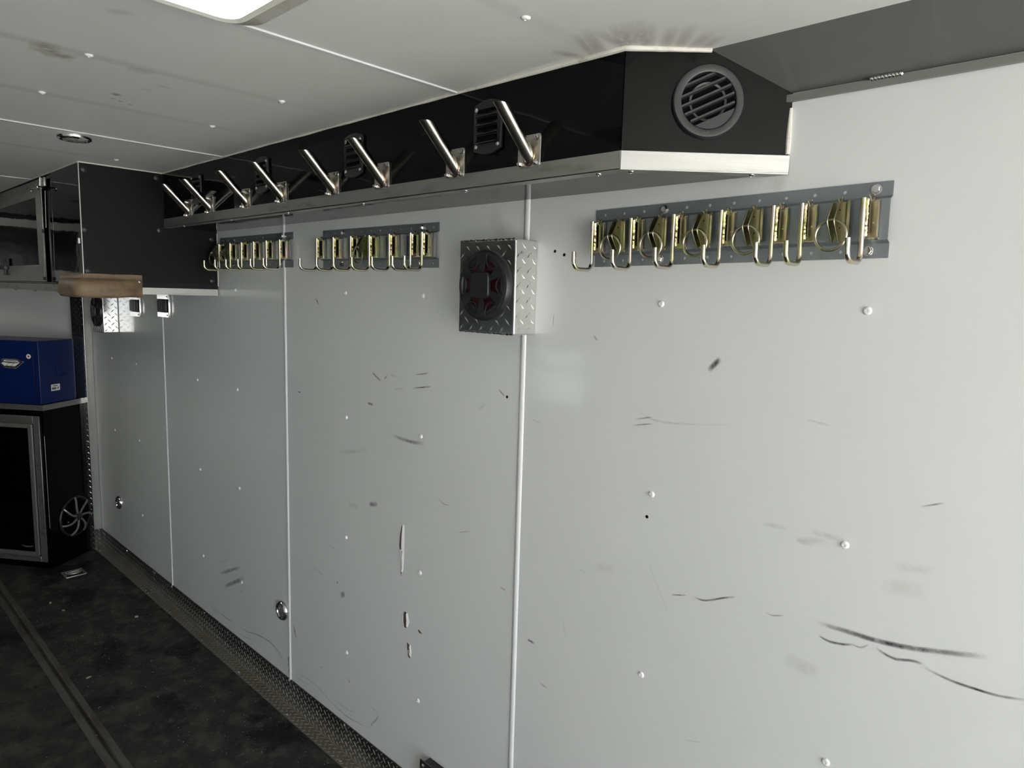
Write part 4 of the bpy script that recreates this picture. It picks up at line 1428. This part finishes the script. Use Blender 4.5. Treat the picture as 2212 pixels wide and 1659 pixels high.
MB().lathe((DX - .050, 3.985, CZ + .102), (0, -1, 0), [(.011, 0), (.011, .004), (.007, .006), (0, .006)], 12).build('handle_tip', W['plasticg'], dr, at=AT)
MB().box((CX - .003, 2.985, 1.828), (CX + .0, 2.993, 1.848)).build('catch', W['bolt'], oc, smooth=0, at=AT)

# ------------------------------------------------------------------ tan padded bumper wrapped round the cabinet corner
pd = thing('corner_pad', 'tan vinyl padded bumper wrapped around the lower cabinet corner', 'pad', (-0.44, 2.935, 1.64))
def pad_outline(off):
    """path around the corner at a given stand-off, seen from above"""
    o = []
    xe, ye = -.306, 3.245
    cx, cy = CX, CY
    r = .004 + off
    o += [Vector((xe, cy - off - .004, 0)), Vector((xe - .05, cy - off - .004, 0)), Vector((xe - .10, cy - off - .004, 0)), Vector((cx + .05, cy - off - .004, 0))]
    for i in range(9):
        a_ = R(-90 - 90 * i / 8)
        o.append(Vector((cx + r * math.cos(a_), cy + r * math.sin(a_), 0)))
    o += [Vector((cx - off - .004, cy + .06, 0)), Vector((cx - off - .004, cy + .14, 0)), Vector((cx - off - .004, cy + .22, 0)), Vector((cx - off - .004, ye, 0))]
    return o
secs = [(0.000, 1.716), (.0030, 1.7165), (.0035, 1.7000), (.006, 1.6985), (.020, 1.6935), (.031, 1.6840), (.036, 1.6680), (.036, 1.6500), (.033, 1.6360), (.027, 1.6285), (.010, 1.6255), (.000, 1.6260)]
mb = MB()
loops = []
base = pad_outline(.036)
kmax = len(base)
mb.v = []
for off, z in secs:
    L = pad_outline(off)
    for i, q in enumerate(L):
        # the cushion fades to the flat flange at both ends
        e = min(1.0, (min(i, kmax - 1 - i)) / 1.2) if off > .0035 else 1.0
        thin = pad_outline(.004 + (off - .004) * e)[i] if off > .0035 else q
        zz = z
        mb.v.append(Vector((thin.x, thin.y, zz + (.004 if i < 2 else 0) * (1 if z < 1.66 else 0) + .0012 * mnoise.noise((thin.x * 30, thin.y * 30, z * 20)))))
for k in range(len(secs) - 1):
    for i in range(kmax - 1):
        a_, b_ = k * kmax + i, (k + 1) * kmax + i
        mb.f.append([a_, a_ + 1, b_ + 1, b_])
for i in (0, kmax - 1):
    mb.f.append([k * kmax + i for k in range(len(secs))])
mb.build('cushion', W['tan'], pd, smooth=60, at=(-0.44, 2.935, 1.64))
MB().dome((-.318, CY - .0125, 1.690), (0, -1, 0), .0055, .004, 12).build('stud', W['bolt'], pd, at=(-0.44, 2.935, 1.64))
sm = [q + Vector((0, 0, 1.6505)) for q in pad_outline(.0368)]
MB().tube(smooth_line(sm[3:], 3), .0011, 6).build('seam', W['tan'], pd, at=(-0.44, 2.935, 1.64))

# ------------------------------------------------------------------ black base cabinet along the slanted front wall (local x = along the wall, y = towards it)
ang = math.atan2(df.y, df.x)
K0 = c0 - df * .020 - Vector((0, 0, 0))
bc = thing('base_cabinet', 'black base cabinet with aluminium-framed door beneath the blue tool box', 'cabinet', tuple(K0), (0, 0, ang))
# local axes: +X = df (deeper into the nose), -Y = ds  (towards the wall)  because df is turned 125 degrees
DEP, LEN, TOPZ = .40, 1.0, .948
MB().box((0, -DEP, 0.0), (LEN, 0, TOPZ)).build('carcass', W['gloss'], bc, bevel=.001, seg=1)
MB().prism([(-.004, .004, TOPZ), (LEN, .004, TOPZ), (LEN, .001, TOPZ), (0, .001, TOPZ)], (0, 0, .032)).build('top_trim', W['aludull'], bc, smooth=0)
MB().box((-.004, -DEP, TOPZ), (-.001, .004, TOPZ + .032)).build('top_trim', W['aludull'], bc, smooth=0)
MB().box((-.001, -DEP, TOPZ + .0002), (LEN, .001, TOPZ + .029)).build('worktop', W['satin'], bc, smooth=0)
MB().box((-.0045, -.3965, TOPZ - .004), (-.001, -.360, TOPZ + .034)).build('trim_splice', W['tread'], bc, smooth=0)
# door frame
fr = []
FX0, FX1, FZ0, FZ1 = .022, .62, .040, .914
for p, q in [((FX0, .0005, FZ0), (FX0 + .040, .0085, FZ1)), ((FX1 - .04, .0005, FZ0), (FX1, .0085, FZ1)), ((FX0 + .040, .0005, FZ1 - .045), (FX1 - .04, .0085, FZ1)), ((FX0 + .040, .0005, FZ0), (FX1 - .04, .0085, FZ0 + .033))]:
    MB().box(p, q).build('frame_bar', W['aludull'], bc, bevel=.0015, seg=1)
d_ = MB().box((FX0 + .060, .001, FZ0 + .05), (FX1 - .06, .006, FZ1 - .06)).build('door', W['gloss'], bc, smooth=0)
X0, X1, Z0, Z1 = FX0 + .050, FX1 - .042, FZ0 + .035, FZ1 - .047
for p, q in [((X0, .001, Z0), (X0 + .024, .012, Z1)), ((X1 - .024, .001, Z0), (X1, .012, Z1)), ((X0 + .024, .001, Z1 - .024), (X1 - .024, .012, Z1)), ((X0 + .024, .001, Z0), (X1 - .024, .012, Z0 + .024))]:
    MB().box(p, q).build('door_frame_bar', W['lip'], d_, bevel=.002)
k = 0
hz = FZ0 + .045
while hz < FZ1 - .06:
    MB().cyl((X0 - .004, .0125, hz), (X0 - .004, .0125, hz + .0105), .0050, 8).build('hinge_knuckle', W['alu'], bc)
    hz += .0122
MB().tube([(-.0005, .0005, .25), (-.0005, .0005, .80)], .0012, 6).build('worn_edge', W['aludull'], bc)
strip_mark([(.105, .0068, .135), (.145, .0068, .128), (.19, .0068, .133)], (0, -1, 0), .012, mark_mat('pale_scratch', (.35, .34, .31), .6), 'scratch', d_)

# grille of the bass speaker on the end of the cabinet (faces -X)
sw = thing('bass_speaker', 'dark grey spoked bass speaker set low in the end of the base cabinet', 'speaker',
           tuple(K0 + ds * .190 + Vector((0, 0, .262)) - df * .0005), (0, 0, ang))
MB().lathe((0, 0, 0), (-1, 0, 0), [(.124, 0), (.124, .006), (.119, .010), (.112, .009), (.110, .004)], 40).build('rim', W['plastic'], sw)
MB().lathe((0, 0, 0), (-1, 0, 0), [(.111, .004), (.100, .008), (.092, .004), (.05, .0015), (0, .001)], 36).build('cone', W['void'], sw)
for k in range(7):
    a_ = 2 * PI * k / 7 + .35
    pts = []
    for rr, tw, x in ((.022, .0, -.026), (.045, .02, -.028), (.072, .10, -.028), (.098, .22, -.022), (.117, .30, -.010)):
        pts.append((x, math.cos(a_ + tw) * rr, math.sin(a_ + tw) * rr))
    MB().tube(smooth_line(pts, 4), .0062, 8).build('spoke', W['lip'], sw)
MB().lathe((0, 0, 0), (-1, 0, 0), [(.0, .034), (.018, .033), (.027, .029), (.029, .022)], 20).build('hub', W['plastic'], sw)
MB().dome((-.006, .062, -.020), (-1, 0, 0), .006, .006, 8).build('terminal', W['brass'], sw)

# ------------------------------------------------------------------ blue tool box on the worktop
BZ = TOPZ + .0325
tb = thing('tool_box', 'dark blue steel tool box with stickers standing on the black base cabinet', 'tool box', tuple(K0 + Vector((0, 0, BZ))), (0, 0, ang))
BX0, BY0, BH, BD = .012, -.006, .366, .262
MB().box((BX0, BY0 - BD, 0), (.75, BY0, BH)).build('body', W['blue'], tb, bevel=.004, seg=3)
MB().box((BX0 + .030, BY0, .028), (.74, BY0 + .006, BH - .045)).build('door', W['blue'], tb, bevel=.002)
MB().box((BX0 + .0265, BY0 - .0004, .022), (BX0 + .0295, BY0 + .0008, BH - .040)).build('door_gap', W['ink'], tb, smooth=0)
for z in (BH - .042, BH - .082):
    MB().dome((BX0, BY0 - .170, z), (-1, 0, 0), .0045, .003, 8).build('rivet', W['blue'], tb)
for k in range(12):  # raised blue dashes shape the tread plate's reflection into the box end
    MB().box((BX0 - .0012, BY0 - .252, .012 + k * .028), (BX0 + .001, BY0 - .247, .030 + k * .028)).build('plate_reflection', W['blue'], tb, smooth=0)
# recessed drop handle on the end
h0 = MB().prism([(BX0 - .0005, BY0 - .12, BH - .155), (BX0 - .0005, BY0 - .195, BH - .145), (BX0 - .0005, BY0 - .205, BH - .205), (BX0 - .0005, BY0 - .128, BH - .215)], (-.0012, 0, 0)).build('handle_recess', W['blue'], tb, smooth=0)
MB().tube(smooth_line([(BX0 - .004, BY0 - .105, BH - .115), (BX0 - .008, BY0 - .125, BH - .140), (BX0 - .010, BY0 - .155, BH - .140), (BX0 - .009, BY0 - .185, BH - .132), (BX0 - .004, BY0 - .190, BH - .112)], 4), .0035, 8).build('handle', W['blue'], tb)
MB().tube(smooth_line([(BX0 - .003, BY0 - .125, BH - .150), (BX0 - .003, BY0 - .128, BH - .215), (BX0 - .003, BY0 - .165, BH - .213), (BX0 - .003, BY0 - .208, BH - .203)], 4), .0025, 8).build('handle_rim', W['blue'], tb)
# emblem sticker: slanted shield with black field and white lettering shapes; u = right (towards the corner), w = up
def on_front(pts, off):
    return [Vector((EX - u, BY0 + .0062 + off, EZ + w)) for u, w in pts]
EX, EZ = BX0 + .165, BH - .135
S_ = .115 / 530
def E_(pts):
    return [((u - 270) * S_ * 1.35, (550 - v) * S_) for u, v in pts]
def sticker(pts, off, m, par=None):
    return MB().prism(on_front(E_(pts), off), (0, .0003, 0)).build('emblem', m, par or tb, smooth=0)
sticker([(0, 550), (35, 505), (40, 450), (70, 415), (370, 412), (415, 430), (445, 465), (540, 472), (345, 675), (75, 660)], 0, W['lens'])
sticker([(12, 550), (48, 510), (55, 455), (80, 430), (365, 428), (400, 445), (435, 480), (508, 486), (340, 652), (85, 645)], .0004, W['ink'])
sticker([(30, 545), (75, 505), (120, 520), (195, 525), (120, 605), (105, 615)], .0008, W['white'])
sticker([(200, 530), (300, 530), (232, 605), (125, 602), (140, 600)], .0008, W['white'])
sticker([(310, 530), (375, 525), (448, 500), (330, 612), (240, 608)], .0008, W['white'])
sticker([(75, 465), (110, 446), (350, 446), (400, 465), (405, 490), (370, 470), (340, 462), (130, 466), (110, 475)], .0008, W['white'])
sticker([(75, 465), (110, 475), (150, 482), (360, 480), (405, 490), (440, 500), (375, 505), (160, 500), (100, 492)], .0008, W['white'])
sticker([(110, 632), (330, 632), (325, 642), (112, 640)], .0008, W['lens'])
# round leaf sticker
LX, LZ = BX0 + .058, BH - .088
circ = [Vector((LX + .0150 * math.cos(2 * PI * i / 24), BY0 + .0062, LZ + .0135 * math.sin(2 * PI * i / 24))) for i in range(24)]
MB().prism(circ, (0, .0003, 0)).build('leaf_sticker', W['white'], tb, smooth=0)
leaf = [(0, 9), (2, 5), (4.5, 6), (4, 2), (8, 3), (6.5, 0), (7.5, -1.5), (3, -4), (1, -4.2), (.6, -8), (-.6, -8), (-1, -4.2), (-3, -4), (-7.5, -1.5), (-6.5, 0), (-8, 3), (-4, 2), (-4.5, 6), (-2, 5)]
MB().prism([Vector((LX - u * .0010, BY0 + .0066, LZ + w * .0010)) for u, w in leaf], (0, .0003, 0)).build('leaf', W['redink'], tb, smooth=0)
# data label on the end: white card with rows of dark blocks
LY, LZ = BY0 - .075, .070
def card(y0, z0, y1, z1, off, m, nm):
    return MB().box((BX0 - .0006 - off, LY - y1, LZ + z0), (BX0 - .0002 - off, LY - y0, LZ + z1)).build(nm, m, tb, smooth=0)
card(0, 0, .064, .038, 0, W['white'], 'data_label')
for a_, b_ in ((.012, .016), (.017, .021), (.022, .026), (.027, .031), (.032, .037), (.038, .041), (.042, .046)):
    card(a_, .0265, b_, .0315, .0004, W['ink'], 'print_block')
for a_, b_ in ((.007, .012), (.013, .016), (.017, .023), (.025, .028), (.029, .035)):
    card(a_, .008, b_, .020, .0004, W['ink'], 'print_block')
card(.042, .017, .056, .020, .0004, W['ink'], 'print_block')
card(.044, .010, .054, .0155, .0004, W['redink'], 'print_block')

# ------------------------------------------------------------------ recessed tie-down ring in the floor
td = thing('tie_down_ring', 'recessed steel tie-down ring in the floor before the base cabinet', 'tie-down', (-.250, 4.428, 0), (0, 0, R(0)))
mb = MB()
loft(mb, [rrect(-.055, -.056, .055, .056, .008, .0005), rrect(-.054, -.055, .054, .055, .008, .0035), rrect(-.042, -.040, .042, .040, .006, .0035), rrect(-.036, -.034, .036, .034, .006, -.006)], cap=True)
mb.build('pan', W['aludull'], td)
MB().tube([(-.038, .012, .004), (.038, .012, .004)], .005, 8).build('hinge_pin', W['alu'], td)
MB().tube(smooth_line([(-.030, .012, .006), (-.030, -.012, .008), (-.015, -.028, .009), (.015, -.028, .009), (.030, -.012, .008), (.030, .012, .006)], 4), .0048, 8).build('ring', W['alu'], td)
for x, y in ((-.047, .047), (.047, .047), (-.047, -.047), (.047, -.047)):
    MB().dome((x, y, .0035), (0, 0, 1), .005, .0025, 8).build('screw', W['bolt'], td)

# ------------------------------------------------------------------ grit and scraps on the floor
mb = MB()
rnd = random.Random(3)
for i in range(7000):
    x = rnd.uniform(-.62, -.06) if rnd.random() < .75 else rnd.uniform(-1.2, -.62)
    y = rnd.uniform(1.5, 4.5)
    if -.634 < x < -.568:
        continue
    if mnoise.noise((x * 5, y * 5, 3)) < -.15 and rnd.random() < .75:
        continue
    s = .0005 + .0016 * rnd.random() ** 5
    a_ = rnd.random() * 6
    p = [Vector((x + s * math.cos(a_ + t) * (1 + .5 * rnd.random()), y + s * math.sin(a_ + t), .0002)) for t in (0, 2.1, 4.2)]
    mb.add(p + [Vector((x, y, s))], [(0, 1, 3), (1, 2, 3), (2, 0, 3)])
g_ = mb.build('floor_grit', W['grit'], None, smooth=0)
g_['kind'] = 'stuff'
g_['label'] = 'pale specks of grit scattered over the black floor'
g_['category'] = 'grit'
scr = [(-.178, 3.610, .008, 'round pale nut-like scrap on the floor nearest the kick plate'), (-.511, 3.162, .0085, 'pale oval paper scrap on the floor right of the steel channel, mid length'),
       (-.445, 4.078, .008, 'small pale chip on the far floor, right of the channel'), (-.420, 3.937, .008, 'small pale sliver on the floor just nearer than the far chip'),
       (-.605, 2.728, .007, 'tiny bright chip lying in the steel floor channel')]
for i, (x, y, s, lab) in enumerate(scr):
    mb = MB()
    if i == 0:
        mb.lathe((0, 0, 0), (0, 0, 1), [(.0045, .001), (.0085, .001), (.009, .004), (.0075, .006), (.0048, .006), (.0045, .001)], 10)
    else:
        n = 9
        ring_ = [Vector((s * (1 + .3 * rnd.random()) * math.cos(2 * PI * k / n), .6 * s * (1 + .3 * rnd.random()) * math.sin(2 * PI * k / n), .0006)) for k in range(n)]
        mb.prism(ring_, (0, 0, .002 + .002 * rnd.random()))
    o = mb.build('scrap', W['grit'], None, smooth=30)
    o.location = (x, y, -.012 if i == 4 else 0)
    o.rotation_euler = (0, 0, rnd.random() * 3)
    o['label'] = lab
    o['category'] = 'debris'
    o['group'] = 'scraps on the floor'
